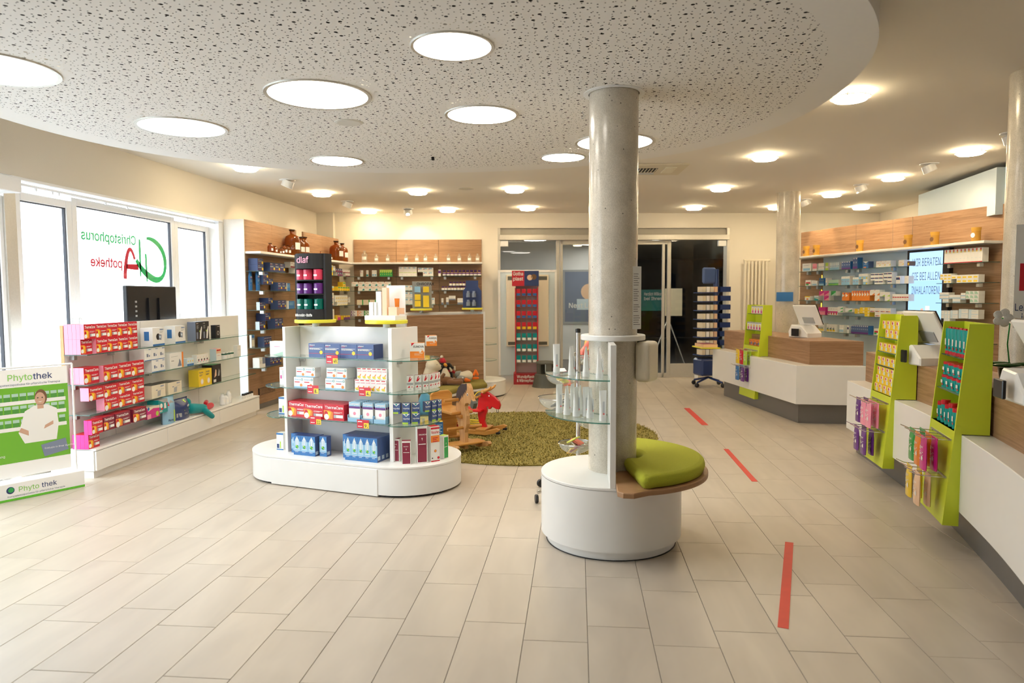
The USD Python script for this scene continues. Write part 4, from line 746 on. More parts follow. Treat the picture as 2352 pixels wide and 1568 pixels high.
# ---------------------------------------------------------------- packaged goods: kinds
PAL = dict(W=(.84, .83, .80), K=(.015, .015, .018), N=(.022, .045, .16), B=(.03, .17, .46), S=(.28, .52, .72), R=(.62, .012, .03), M=(.24, .02, .05), Y=(.88, .62, .03), O=(.86, .25, .03), G=(.03, .36, .08), L=(.45, .68, .07),
           T=(.0, .28, .30), P=(.13, .03, .22), I=(.85, .30, .42), Q=(.62, .02, .25), C=(.80, .72, .56), A=(.40, .41, .42), D=(.18, .09, .04), E=(.86, .58, .38), H=(.90, .89, .87), V=(.20, .24, .34), F=(.62, .74, .82), X=(.07, .12, .30), J=(.42, .62, .50))
def dsl(mb, w, h, y, s):
    k = 0
    for it in s.split(";"):
        a = it.split()
        if not a: continue
        k += 1; yy = y - .0005 - .00012 * k
        if a[0] == "r": mb.rect(float(a[1]) * w, float(a[2]) * h, float(a[3]) * w, float(a[4]) * h, PAL[a[5]], yy)
        elif a[0] == "c": mb.disc(float(a[1]) * w, float(a[2]) * h, float(a[3]) * w, PAL[a[4]], yy)
        elif a[0] == "p": v = list(map(float, a[2:])); mb.pl([(x * w, z * h) for x, z in zip(v[::2], v[1::2])], PAL[a[1]], yy)
        elif a[0] == "l":
            x, z, ww, n = map(float, a[1:5])
            for q in range(int(n)): mb.rect(x * w, (z - .05 * q) * h, (x + ww * (1 - .25 * (q % 2))) * w, (z - .05 * q + .022) * h, PAL[a[5]], yy)
        elif a[0] == "t": mb.text(" ".join(a[5:]), float(a[1]) * w, float(a[2]) * h, float(a[3]) * h, PAL[a[4]], yy, bold=True, maxw=(.96 - float(a[1])) * w)
NV = "t .06 .82 .09 W orthomol;r .06 .76 .3 .79 R;l .06 .62 .7 3 F;r 0 .28 1 .305 R;c .82 .36 .13 Y"
TH = "p O 0 .06 .44 .06 .46 .5 .3 .62 .0 .62;p Y .05 .14 .3 .14 .36 .5 .2 .56 .05 .5;c .12 .42 .09 R;c .14 .2 .12 H;t .07 .72 .17 H ThermaCare;l .5 .5 .42 2 H;r .5 .16 .96 .36 A;r .62 .17 .95 .34 H"
KIND = {
 "navy_wide": ("N", "N", "N", "navy vitamin carton with yellow sticker", NV), "navy_slim": ("N", "X", "N", "slim navy vitamin box with yellow sticker", NV), "navy_big": ("X", "N", "X", "large navy vitamin carton", "t .06 .84 .08 W orthomol;r .06 .77 .28 .8 R;l .05 .66 .85 2 W;r 0 .27 1 .295 R;c .8 .36 .1 Y;t .06 .55 .07 W für das Immunsystem"),
 "navy_thin5": ("N", "F", "N", "navy vitamin box with pale side", NV), "navy_thin3": ("N", "F", "N", "navy vitamin box with pale spine", NV), "maroon": ("W", "W", "W", "white and maroon medicine box", "r 0 0 1 .28 M;l .1 .75 .6 2 M;c .8 .5 .06 M"),
 "pouch": ("B", "N", "N", "blue powder pouch", "t .2 .7 .06 W orthomol;r .2 .66 .5 .68 R;l .2 .55 .6 3 F;r .15 .3 .8 .32 O;c .7 .38 .1 Y"), "teal_slim": ("B", "W", "W", "teal patterned slim box", "r 0 0 .14 1 W;l .2 .8 .7 8 S"), "leaflet": ("A", "W", "W", "grey photo leaflet stand", "r .1 .1 .9 .6 C;r .1 .75 .9 .95 B"),
 "greenwhite": ("W", "W", "W", "white box with dark teal top", "r .5 .35 1 1 V;r 0 .7 .5 .72 G;l .05 .6 .4 5 A"), "yellow_blue": ("Y", "Y", "Y", "yellow box with blue label", "r .1 .62 .9 .9 S;p R .4 .05 .5 .45 .6 .05"), "white_slim": ("W", "W", "W", "slim white and green box", "r .1 .05 .9 .12 G;l .2 .7 .6 3 A"),
 "navyred": ("N", "W", "N", "navy box with red and white swirl", "p W .3 .3 .7 .95 .9 .6;c .5 .2 .2 R"), "yellow_green": ("Y", "Y", "Y", "yellow box with green label", "r .1 .6 .9 .9 G;p M .3 .05 .5 .45 .6 .05"), "white_teal": ("W", "W", "W", "white box with teal label", "r .2 .45 .7 .58 T;l .2 .8 .6 2 A;p O .6 .05 .7 .3 .8 .05;r 0 0 1 .06 B"),
 "white_gold": ("W", "W", "W", "white box with gold corner", "p Y .3 .05 .9 .05 .9 .5;l .2 .8 .6 2 A"), "white_red": ("W", "W", "W", "white box with red print", "l .15 .6 .7 2 R;p M .1 .95 .4 .95 .15 .6;l .15 .3 .6 2 A"), "pink_yellow": ("Q", "Y", "Y", "pink and yellow box", "r .2 .6 .8 .95 Y;l .2 .4 .6 3 I"), "purple_yellow": ("P", "Y", "Y", "purple and yellow box", "r .1 .55 .9 .98 Y;l .2 .4 .6 3 I"),
 "white_teal2": ("W", "W", "W", "white and turquoise box", "r 0 .05 1 .35 T;r .4 .4 .6 .9 A"), "white_sky": ("W", "W", "W", "white and sky blue box", "r .1 .08 .9 .4 S;l .15 .75 .7 2 V"), "green": ("G", "G", "L", "bright green box", "p L 0 .45 1 .7 1 1 0 1;c .4 .3 .22 L;p W .3 .7 .6 .8 .5 .9"), "white_line": ("W", "W", "W", "tall white box with lime line", "r .05 .38 .95 .42 L;c .15 .9 .08 R;r .25 .84 .6 .94 S;l .7 .15 .2 1 V"),
 "white_blue": ("W", "W", "W", "white box with blue photo corner", "r .15 .68 .75 .92 S;c .2 .66 .09 R;r .1 .04 .9 .09 T;l .2 .45 .4 2 F"), "white_purple": ("W", "W", "W", "small white and purple box", "r 0 .45 1 .85 P"), "white_red_teal": ("W", "W", "W", "white box with red corner and teal swirl", "p R 0 1 0 .75 .15 1;p T .6 .1 .75 .45 .95 .45 .98 .1;t .15 .62 .16 O arthro"),
 "white_greenend": ("C", "C", "C", "cream box with green end", "r .82 0 1 1 G;l .1 .7 .6 4 E"), "white_greenbar": ("W", "W", "W", "tall white box with green bar", "r .6 .1 .78 .8 G;c .3 .4 .18 O"), "white_navy": ("W", "W", "W", "white box with navy base", "r 0 0 1 .32 V;l .2 .7 .6 2 A"), "dark_red": ("K", "K", "K", "black and red box", "r .1 .15 .9 .5 R;c .5 .75 .15 W"),
 "ring_purple": ("W", "W", "W", "white box with purple ring", "r 0 0 .1 1 P;c .3 .5 .2 P;c .3 .5 .13 W;c .6 .35 .07 P;l .7 .6 .25 2 I"), "ring_orange": ("W", "W", "W", "white box with orange ring", "r 0 0 .1 1 O;c .3 .5 .2 O;c .3 .5 .13 W;c .6 .35 .07 O;l .7 .6 .25 2 E"), "ring_green": ("W", "W", "W", "white box with green ring", "r 0 0 .1 1 G;c .3 .5 .2 G;c .3 .5 .13 W;c .6 .35 .07 G;l .7 .6 .25 2 L"), "ring_blue": ("W", "W", "W", "white box with blue ring", "r 0 0 .1 1 V;c .3 .5 .2 B;c .3 .5 .13 W;c .6 .35 .07 B;l .7 .6 .25 2 S"),
 "pinkwhite": ("I", "W", "W", "pink and white slim box", "r 0 .0 1 .3 W;c .5 .5 .25 R"), "white_dot": ("W", "F", "W", "white slim box with blue dot", "c .5 .5 .22 B;r 0 0 1 .2 F"), "limewhite": ("L", "W", "L", "lime green slim box", "r 0 .3 1 .55 W;c .5 .45 .2 G"), "skywhite": ("S", "W", "S", "sky blue slim box", "r 0 .35 .6 1 W;c .5 .5 .2 B"), "navy_white": ("X", "B", "X", "navy box with white arch", "p W .1 .98 .5 .82 .9 .98;r 0 0 1 .2 P;l .2 .6 .6 3 F"), "navy_orange": ("B", "X", "B", "blue box with white arch and orange foot", "p W 0 1 .5 .7 1 1;r .1 .05 .6 .2 O;l .2 .6 .6 2 W"),
 "white_yellow": ("W", "W", "W", "white box with yellow swoosh", "p Y .3 .12 .95 .3 .95 .5 .6 .22;l .2 .6 .6 2 O;p R 0 1 0 .85 .1 1"), "brown": ("D", "D", "D", "small brown box", "r .2 .2 .8 .6 Y"), "white_redgreen": ("W", "W", "W", "white box with red and green print", "r .1 .35 .9 .65 R;r .1 .1 .6 .4 G"), "blue_slim": ("B", "B", "B", "blue slim box", "r .3 .45 .7 .9 N;c .5 .7 .12 Y;r 0 .0 1 .25 S"), "greenwhite2": ("J", "W", "W", "pale green slim box", "r 0 0 1 .35 G;r .3 .05 .7 .3 L;r 0 .35 1 .42 B"),
 "cyan": ("S", "W", "S", "cyan box with white top", "r 0 .7 1 .97 W;l .2 .82 .6 1 A;c .5 .4 .1 R"), "cyan_white": ("S", "W", "W", "cyan and white box", "r 0 .5 1 1 W;l .15 .75 .7 1 V;c .8 .2 .15 Y"), "white_navyband": ("W", "W", "W", "white box with navy wavy band", "r .02 .5 .98 .8 N;p R .75 .8 .95 .8 .95 .6;l .2 .3 .5 1 S"), "plain_white": ("W", "W", "W", "plain white box", "l .2 .6 .4 1 A"),
 "orangecap": ("W", "W", "Y", "white box with orange band", "r 0 .75 1 1 Y;r .3 .1 .7 .5 O;r 0 .05 1 .12 S"), "teal": ("T", "W", "W", "teal and white box", "r 0 .6 1 1 F;p W 0 .5 1 .3 1 .5"), "magenta": ("Q", "W", "I", "magenta box with pink diagonal", "p I 0 0 1 0 1 .7;l .1 .8 .5 2 I"), "greendiag": ("G", "W", "J", "green box with pale diagonal", "p J 0 0 1 0 1 .7;l .1 .8 .5 2 J"), "orangewhite": ("O", "O", "O", "orange box with white arrow", "p W 0 .85 .7 .62 0 .45;p P .5 .95 .9 .95 .7 .75"),
 "white_orange": ("W", "W", "W", "white box with orange corner", "p O .4 .0 1 0 1 .45;l .15 .7 .6 1 L;p R 0 1 0 .8 .15 1"), "white_lime": ("W", "W", "W", "white box with lime corner", "p L .4 .0 1 0 1 .4;l .15 .65 .6 1 O"), "white_redmid": ("W", "W", "W", "white box with red word", "r .1 .48 .9 .62 R;l .2 .25 .5 2 I"), "magenta2": ("Q", "Q", "Q", "magenta slim box", "r 0 .0 1 .35 I;p W 0 .3 1 .45 1 .55"), "white_mag_red": ("W", "W", "W", "white box with magenta band and red dot", "r 0 .3 1 .5 Q;c .5 .18 .28 R;l .2 .8 .6 2 A"),
 "white_greentri": ("W", "W", "W", "white box with green triangle", "p G .3 .15 .95 .75 .95 .15;l .1 .8 .5 1 A"), "yellow": ("Y", "Y", "Y", "yellow box", "l .1 .6 .5 2 D;r .65 .2 .95 .8 C"), "white_brown": ("W", "W", "W", "white box with brown band", "r .1 .15 .9 .32 M;r .6 .15 .9 .32 O;l .1 .7 .7 1 A"), "white_yg": ("W", "W", "W", "white box with yellow and navy figure", "r .1 .06 .9 .3 Y;p N .3 .3 .5 .7 .7 .3;r .1 .3 .3 .5 G"),
 "white_redtop": ("W", "W", "W", "tall white box with red tab", "r .4 .84 .7 .98 R;r .4 .74 .7 .84 Y;r 0 0 1 .06 R;l .2 .3 .4 1 F"), "white_goldbar": ("W", "W", "W", "white box with gold bar", "r .1 .2 .8 .6 Y;l .2 .8 .3 1 A"), "white_bluebar": ("W", "W", "W", "white box with blue bar", "r 0 .08 1 .3 S;l .1 .7 .5 1 F"), "greenmint": ("W", "W", "W", "white and mint green box", "p J 0 .2 .9 .2 .5 .9 0 .9;l .3 .6 .5 1 G"), "bluecloud": ("F", "W", "W", "white and pale blue box", "r .3 .1 1 .9 W;l .35 .6 .5 2 S"),
 "therma_neck": ("R", "I", "R", "red heat pad box with orange shoulder picture", TH), "therma_back": ("R", "I", "R", "red heat pad box with orange back picture", TH), "therma_belt": ("R", "R", "R", "large red heat belt box", TH), "therma_pink": ("R", "Q", "R", "heat pad box with pink side", TH), "therma_knee": ("M", "M", "R", "dark red heat pad box with knee picture", TH),
 "bp_box": ("W", "W", "W", "white blood pressure monitor box", "r 0 0 1 .1 B;c .45 .5 .16 K;p V .5 .62 .75 .6 .72 .3 .52 .34;r .55 .42 .68 .55 F;t .6 .85 .07 B OMRON;l .6 .76 .3 2 A"), "thermo_black": ("K", "V", "K", "black ear thermometer box with hanger", "p H .55 .08 .75 .08 .95 .7 .85 .75 .62 .45;c .6 .5 .07 L;r .12 .1 .35 .45 V;l .1 .9 .3 1 W;l .15 .78 .3 4 A"), "black_box": ("K", "K", "K", "slim black box with oval picture", "c .55 .4 .25 A;c .55 .4 .16 K;l .4 .88 .5 1 W"),
 "bp_small": ("W", "W", "A", "white monitor box with blue rim", "r 0 0 1 .05 B;r .3 .3 .55 .55 V;r .65 .3 .75 .45 X;t .6 .85 .08 B OMRON"), "inhal_box": ("W", "W", "W", "white inhaler box with orange edge", "r .88 0 1 1 O;p V .55 .1 .85 .1 .8 .4 .7 .6 .65 .35;l .1 .75 .5 1 A;r .1 .48 .3 .51 K"), "clearblue": ("F", "F", "F", "clear packet with blue foot", "r 0 0 1 .25 B;c .5 .6 .2 Y"), "needle_box": ("W", "W", "C", "small white box with finger picture", "c .6 .4 .22 K;c .7 .3 .15 I;c .25 .2 .1 T;c .3 .7 .06 R"), "pinkclear": ("E", "F", "I", "clear packet with pink top", "r 0 .0 1 .6 W;r .1 .8 .9 .92 R;l .2 .4 .5 1 R"),
 "white_tall": ("W", "W", "W", "tall white packet", "l .2 .6 .5 2 A"), "nebul_box": ("C", "C", "K", "cream nebuliser box with dark lid", "p A .4 .1 .62 .1 .66 .55 .42 .5;r .3 .55 .42 .62 V;t .62 .8 .1 B OMRON;l .65 .6 .25 1 A"), "pumpyellow": ("Y", "Y", "Y", "yellow breast pump box", "c .5 .28 .24 E;c .5 .28 .18 H;t .1 .8 .08 N Pezzetta;l .1 .68 .5 2 N"), "darkphoto": ("K", "K", "G", "dark box with photo of woman and device", "p E .2 .3 .35 .75 .45 .7 .45 .4;p A .6 .35 .75 .75 .85 .6 .8 .35;r .1 .05 .4 .2 W"),
 "pad_pink": ("Q", "Q", "C", "pink hygiene pad packet", "p C 0 1 1 1 1 .75 .5 .85 .1 .65;p I 0 0 .3 0 .3 .4 0 .4;c .8 .3 .12 L;c .12 .88 .08 B"), "pad_blue": ("T", "T", "A", "petrol blue pad packet", "p A 0 1 1 1 1 .7 .6 .75;c .3 .55 .14 W;r .25 .25 .5 .38 R;p W .6 .3 .85 .3 .8 .7 .6 .7;t .1 .1 .12 W MEN"), "pad_sky": ("S", "S", "S", "sky blue hygiene pouch", "r .15 .7 .3 .9 R;p A .35 .4 .75 .4 .75 .8 .55 .9 .35 .8;r .6 .05 .75 .5 L;t .2 .1 .08 N Pants"), "pad_men": ("N", "N", "N", "large navy hygiene pouch", "p L .55 .95 1 .95 .6 .8;t .6 .6 .1 W MEN;r .4 .42 .9 .47 L;r .05 .15 .25 .35 A;l .4 .3 .3 2 A"),
 "biol": ("W", "W", "W", "white magnesium box", "t .08 .72 .13 S Biolectra;c .85 .8 .1 T;c .85 .8 .06 W;r .08 .5 .6 .58 R;c .75 .25 .13 O;r 0 0 1 .12 S"), "carotin": ("W", "W", "W", "slim white box with orange stick and yellow flower", "r .1 .9 .8 .98 R;t .15 .68 .1 I carotin;p O .45 .25 .75 .5 .85 .42 .6 .2;c .3 .2 .2 Y;c .6 .15 .18 Y;c .4 .12 .08 G"),
 "gelo": ("B", "X", "N", "tall blue herbal box with white window", "p S .0 .2 1 .2 1 .7 0 .7;p W .22 .5 .22 .75 .5 .96 .78 .75 .78 .5;p S .3 .5 .3 .74 .5 .9 .7 .74 .7 .5;p W .42 .45 .42 .85 .58 .85 .58 .45;c .5 .42 .2 G;c .4 .46 .09 L;c .62 .4 .06 Y;l .15 .3 .7 1 W;l .2 .2 .6 2 F"), "compeed": ("S", "K", "S", "turquoise blister pack display carton", ""),
 "vapo": ("X", "X", "N", "blue cold balm box", "p W 0 1 .5 .72 1 1;p T .35 .96 .65 .96 .6 .85 .5 .8 .4 .85;t .08 .45 .14 W VapoRub;r 0 .0 .75 .16 L;r .78 .2 .92 .35 N"), "eunova": ("W", "W", "O", "white and orange vitamin box", "r 0 0 1 .45 O;p R .1 1 .1 .8 .32 1;t .25 .7 .13 K EUNOVA;c .78 .45 .17 E;c .72 .5 .09 W;c .85 .42 .07 O;l .3 .3 .5 3 E"),
 "cherry": ("W", "W", "M", "slim white box with red coral picture", "p R .2 .6 .5 .95 .6 .9 .5 .75 .85 .85 .6 .65 .4 .58;r 0 .37 1 .53 A;p R .1 .2 .4 .34 .5 .2;c .8 .25 .08 R;l .3 .1 .4 1 A"), "rausch": ("W", "W", "M", "white box with dark red panel", "r .06 .03 .94 .93 M;t .2 .75 .035 W RAUSCH;p W .44 .68 .56 .68 .5 .6;l .15 .5 .7 1 W"), "rosax": ("W", "W", "R", "tall white box with flower and red print", "r 0 .92 1 .97 R;t .08 .80 .07 R RosaXan;p O 0 .55 1 .55 1 .74 0 .74;l .2 .66 .6 3 R;c .5 .3 .14 R;c .5 .3 .08 Y;c .85 .1 .14 R;c .15 .1 .07 K;r 0 0 1 .03 R"), "greenpanel": ("W", "W", "L", "white box with green panel", "r .1 .03 .9 .93 G;p W .44 .68 .56 .68 .5 .6;l .15 .5 .6 1 W"), "bluetall": ("B", "B", "Y", "tall blue box with yellow top", "r .0 .45 1 .5 O;r 0 0 1 .45 C;l .15 .9 .7 7 F"), "lozenge": ("Y", "Y", "Y", "small yellow lozenge box", "r .1 .55 .65 .95 W;c .3 .75 .13 R;r .45 .1 .8 .5 F;l .1 .4 .3 2 O"),
 "vitbox": ("W", "W", "W", "slim white box with yellow star and berry", "r 0 .85 1 1 A;c .5 .55 .22 Y;c .5 .25 .25 Q;r 0 0 1 .08 E"), "orangecube": ("O", "O", "O", "orange cough drop box", "r .1 .1 .5 .5 D;l .1 .8 .7 3 D;r .6 .2 .9 .6 B"), "pack": ("W", "W", "W", "white multi-pack with blue trim", "r 0 .9 1 1 B;r .05 .1 .4 .35 N;r .5 .1 .65 .5 L;r 0 0 1 .06 B"), "pack2": ("W", "W", "W", "white toiletry pack with pink print", "l .3 .6 .4 1 Q;p J .2 0 .9 0 .9 .25"), "pack3": ("W", "W", "W", "tall white carton with pink logo", "r .12 .35 .3 .55 Q;l .4 .8 .5 9 A;r 0 .9 1 .92 O"),
}
ORD = ["leftmost", "second from left", "third from left", "fourth from left", "fifth from left", "sixth from left", "seventh from left", "eighth from left", "ninth from left", "tenth from left", "eleventh from left", "twelfth from left"]
ROUND = {"jar_purple": ("purple capped dark jar with white label", .9), "jar_purple_s": ("small purple capped jar", .9), "greenpot": ("small white bottle with dark green cap", .8)}
CATS = {"pouch": "pouch", "pad_sky": "pouch", "pad_men": "pouch", "leaflet": "leaflet", "pad_pink": "packet", "pad_blue": "packet", "clearblue": "packet", "pinkclear": "packet", "white_tall": "packet"}
PROTO = {}
def soft_pack(w, d, h, k):  # pillow shaped pouch
    m = MB(); nz, nx = 9, 9; c = PAL[KIND[k][0]]
    for s in (-1, 1):
        V = []
        for iz in range(nz):
            for ix in range(nx):
                x, z = ix / (nx - 1), iz / (nz - 1); bulge = (4 * x * (1 - x)) ** .5 * min(1, 3.2 * (1 - z)) ** .8 * (1 if z > .05 else .9)
                V.append((x * w, d / 2 + s * d / 2 * bulge * (.96 + .04 * math.sin(9 * z + 7 * x)), z * h))
        i, j = np.meshgrid(np.arange(nz - 1), np.arange(nx - 1), indexing="ij"); i, j = i.ravel(), j.ravel(); a = i * nx + j; F = np.vstack([np.c_[a, a + 1, a + nx + 1], np.c_[a, a + nx + 1, a + nx]]); m.add(V, F if s < 0 else F[:, ::-1], c)
    n0 = m.mark(); p = MB(); dsl(p, w, h, 0, KIND[k][4])
    v, f, cc = p.arrays() if p.v else (np.zeros((0, 3)),) * 3
    if len(v):
        x, z = v[:, 0] / w, v[:, 2] / h; b = np.sqrt(np.clip(4 * x * (1 - x), 0, 1)) * np.minimum(1, 3.2 * (1 - np.clip(z, 0, 1))) ** .8; v[:, 1] += d / 2 - d / 2 * b * .97 - .0015
        m.add(v, f); m.c[-1] = cc
    m.box(0, w, -.0 + d / 2 - .002, d / 2 + .002, h, h + .012, c); return m
def jar_mesh(w, h, k):
    m = MB(); r = w / 2; at = (r, r, 0)
    if k.startswith("jar"): m.lathe([(0, 0), (r * .92, 0), (r * .95, .03 * h), (r * .95, .12 * h)], (.02, .012, .03), 18, at).lathe([(r * .955, .12 * h), (r * .955, .36 * h), (r * .955, .55 * h), (r * .955, .62 * h)], n=18, at=at, cols=[PAL["W"], PAL["W"] if k == "jar_purple_s" else PAL["P"], PAL["E"]]).lathe([(r * .95, .62 * h), (r * .6, .74 * h)], (.02, .012, .03), 18, at).lathe([(r * .72, .74 * h), (r * .74, .97 * h), (r * .68, h), (0, h)], (.09, .03, .17), 18, at)
    else: m.lathe([(0, 0), (r * .9, 0), (r * .9, .6 * h)], PAL["W"], 18, at).lathe([(r * .9, .6 * h), (r * .95, .66 * h), (r * .95, .8 * h), (r * .4, .82 * h)], (.01, .10, .06), 18, at).lathe([(r * .4, .82 * h), (r * .36, h), (0, h)], PAL["W"], 14, at)
    return m
def carton(w, d, h, k):
    b, sd, tp, look, ds = KIND[k]; m = MB(); m.box(0, w, 0, d, 0, h, PAL[b], l=PAL[sd], r=PAL[sd], t=PAL[tp], k=PAL[b])
    dsl(m, w, h, 0, ds)
    if k in ("therma_neck", "therma_back", "therma_pink"): m.rect(d * .4, h * .15, d * .6, h * .85, PAL["H"] if k == "therma_back" else PAL[sd], 0) if 0 else None
    if tp == b and k not in ("therma_neck",): m.box(.04 * w, .96 * w, .03 * d, .12 * d, h, h + .0004, tuple(.82 * q for q in PAL[tp]))
    if k == "gelo": m.quad((w + .0006, .1 * d, .08 * h), (w + .0006, .7 * d, .08 * h), (w + .0006, .7 * d, .24 * h), (w + .0006, .1 * d, .24 * h), PAL["F"])
    if k == "bp_box": m.box(-.0006, 0, .3 * d, .7 * d, .3 * h, .8 * h, PAL["B"])
    return m
def good(k, w, d, h):
    if k in ROUND: return jar_mesh(w, h, k), "plastic"
    if k in ("pouch", "pad_sky", "pad_men"): return soft_pack(w, d, h, k), "foil"
    if k == "compeed": return None, None
    return carton(w, d, h, k), ("foil" if k in ("pad_pink", "pad_blue") else "paper")
def goods(k, fr, u, v, z, w, d, h, label, group, jit=.6, rz=0.):
    key = (k, round(w, 3), round(d, 3), round(h, 3)); name = {"jar_purple": "vitamin_jar", "jar_purple_s": "vitamin_jar", "greenpot": "small_bottle"}.get(k) or {"pouch": "pouch", "packet": "packet", "leaflet": "leaflet"}.get(CATS.get(k), "medicine_box")
    cat = CATS.get(k) or ("jar" if k.startswith("jar") else "bottle" if k == "greenpot" else "medicine box"); loc = fr.w(u, v, z + .0006); a = fr.a + rz + rng.uniform(-jit, jit)
    if key in PROTO: return dup(PROTO[key], label, loc, a, group, cat=cat)
    m, mt = good(k, w, d, h); t = thing(name, label, cat, loc, a, group); part(t, {"medicine box": "carton", "jar": "jar_body", "bottle": "bottle_body"}.get(cat, "wrapper"), m, mt); PROTO[key] = t; return t
SHELF = {"LS": ((2.2, "ledge"), (1.9, "top shelf"), (1.65, "second shelf"), (1.39, "third shelf"), (1.1, "fourth shelf"), (.85, "fifth shelf"), (0, "lowest shelf")), "LG": ((1.1, "top board"), (.8, "second board"), (.5, "third board"), (0, "base")), "FI": ((1.05, "top board"), (.8, "second board"), (.5, "third board"), (0, "base"))}
UNIT = {"LS": (LS, "left wall"), "BS": (BS, "back wall"), "RW": (RW, "right wall"), "LG": (LG, "window shelf"), "FI": (FI, "front island")}
def shelf_name(u, z):
    for zz, nm in SHELF.get(u, ((2.2, "ledge"), (1.9, "top shelf"), (1.65, "second shelf"), (1.4, "third shelf"), (1.1, "fourth shelf"), (0, "fifth shelf"))):
        if z >= zz: return nm
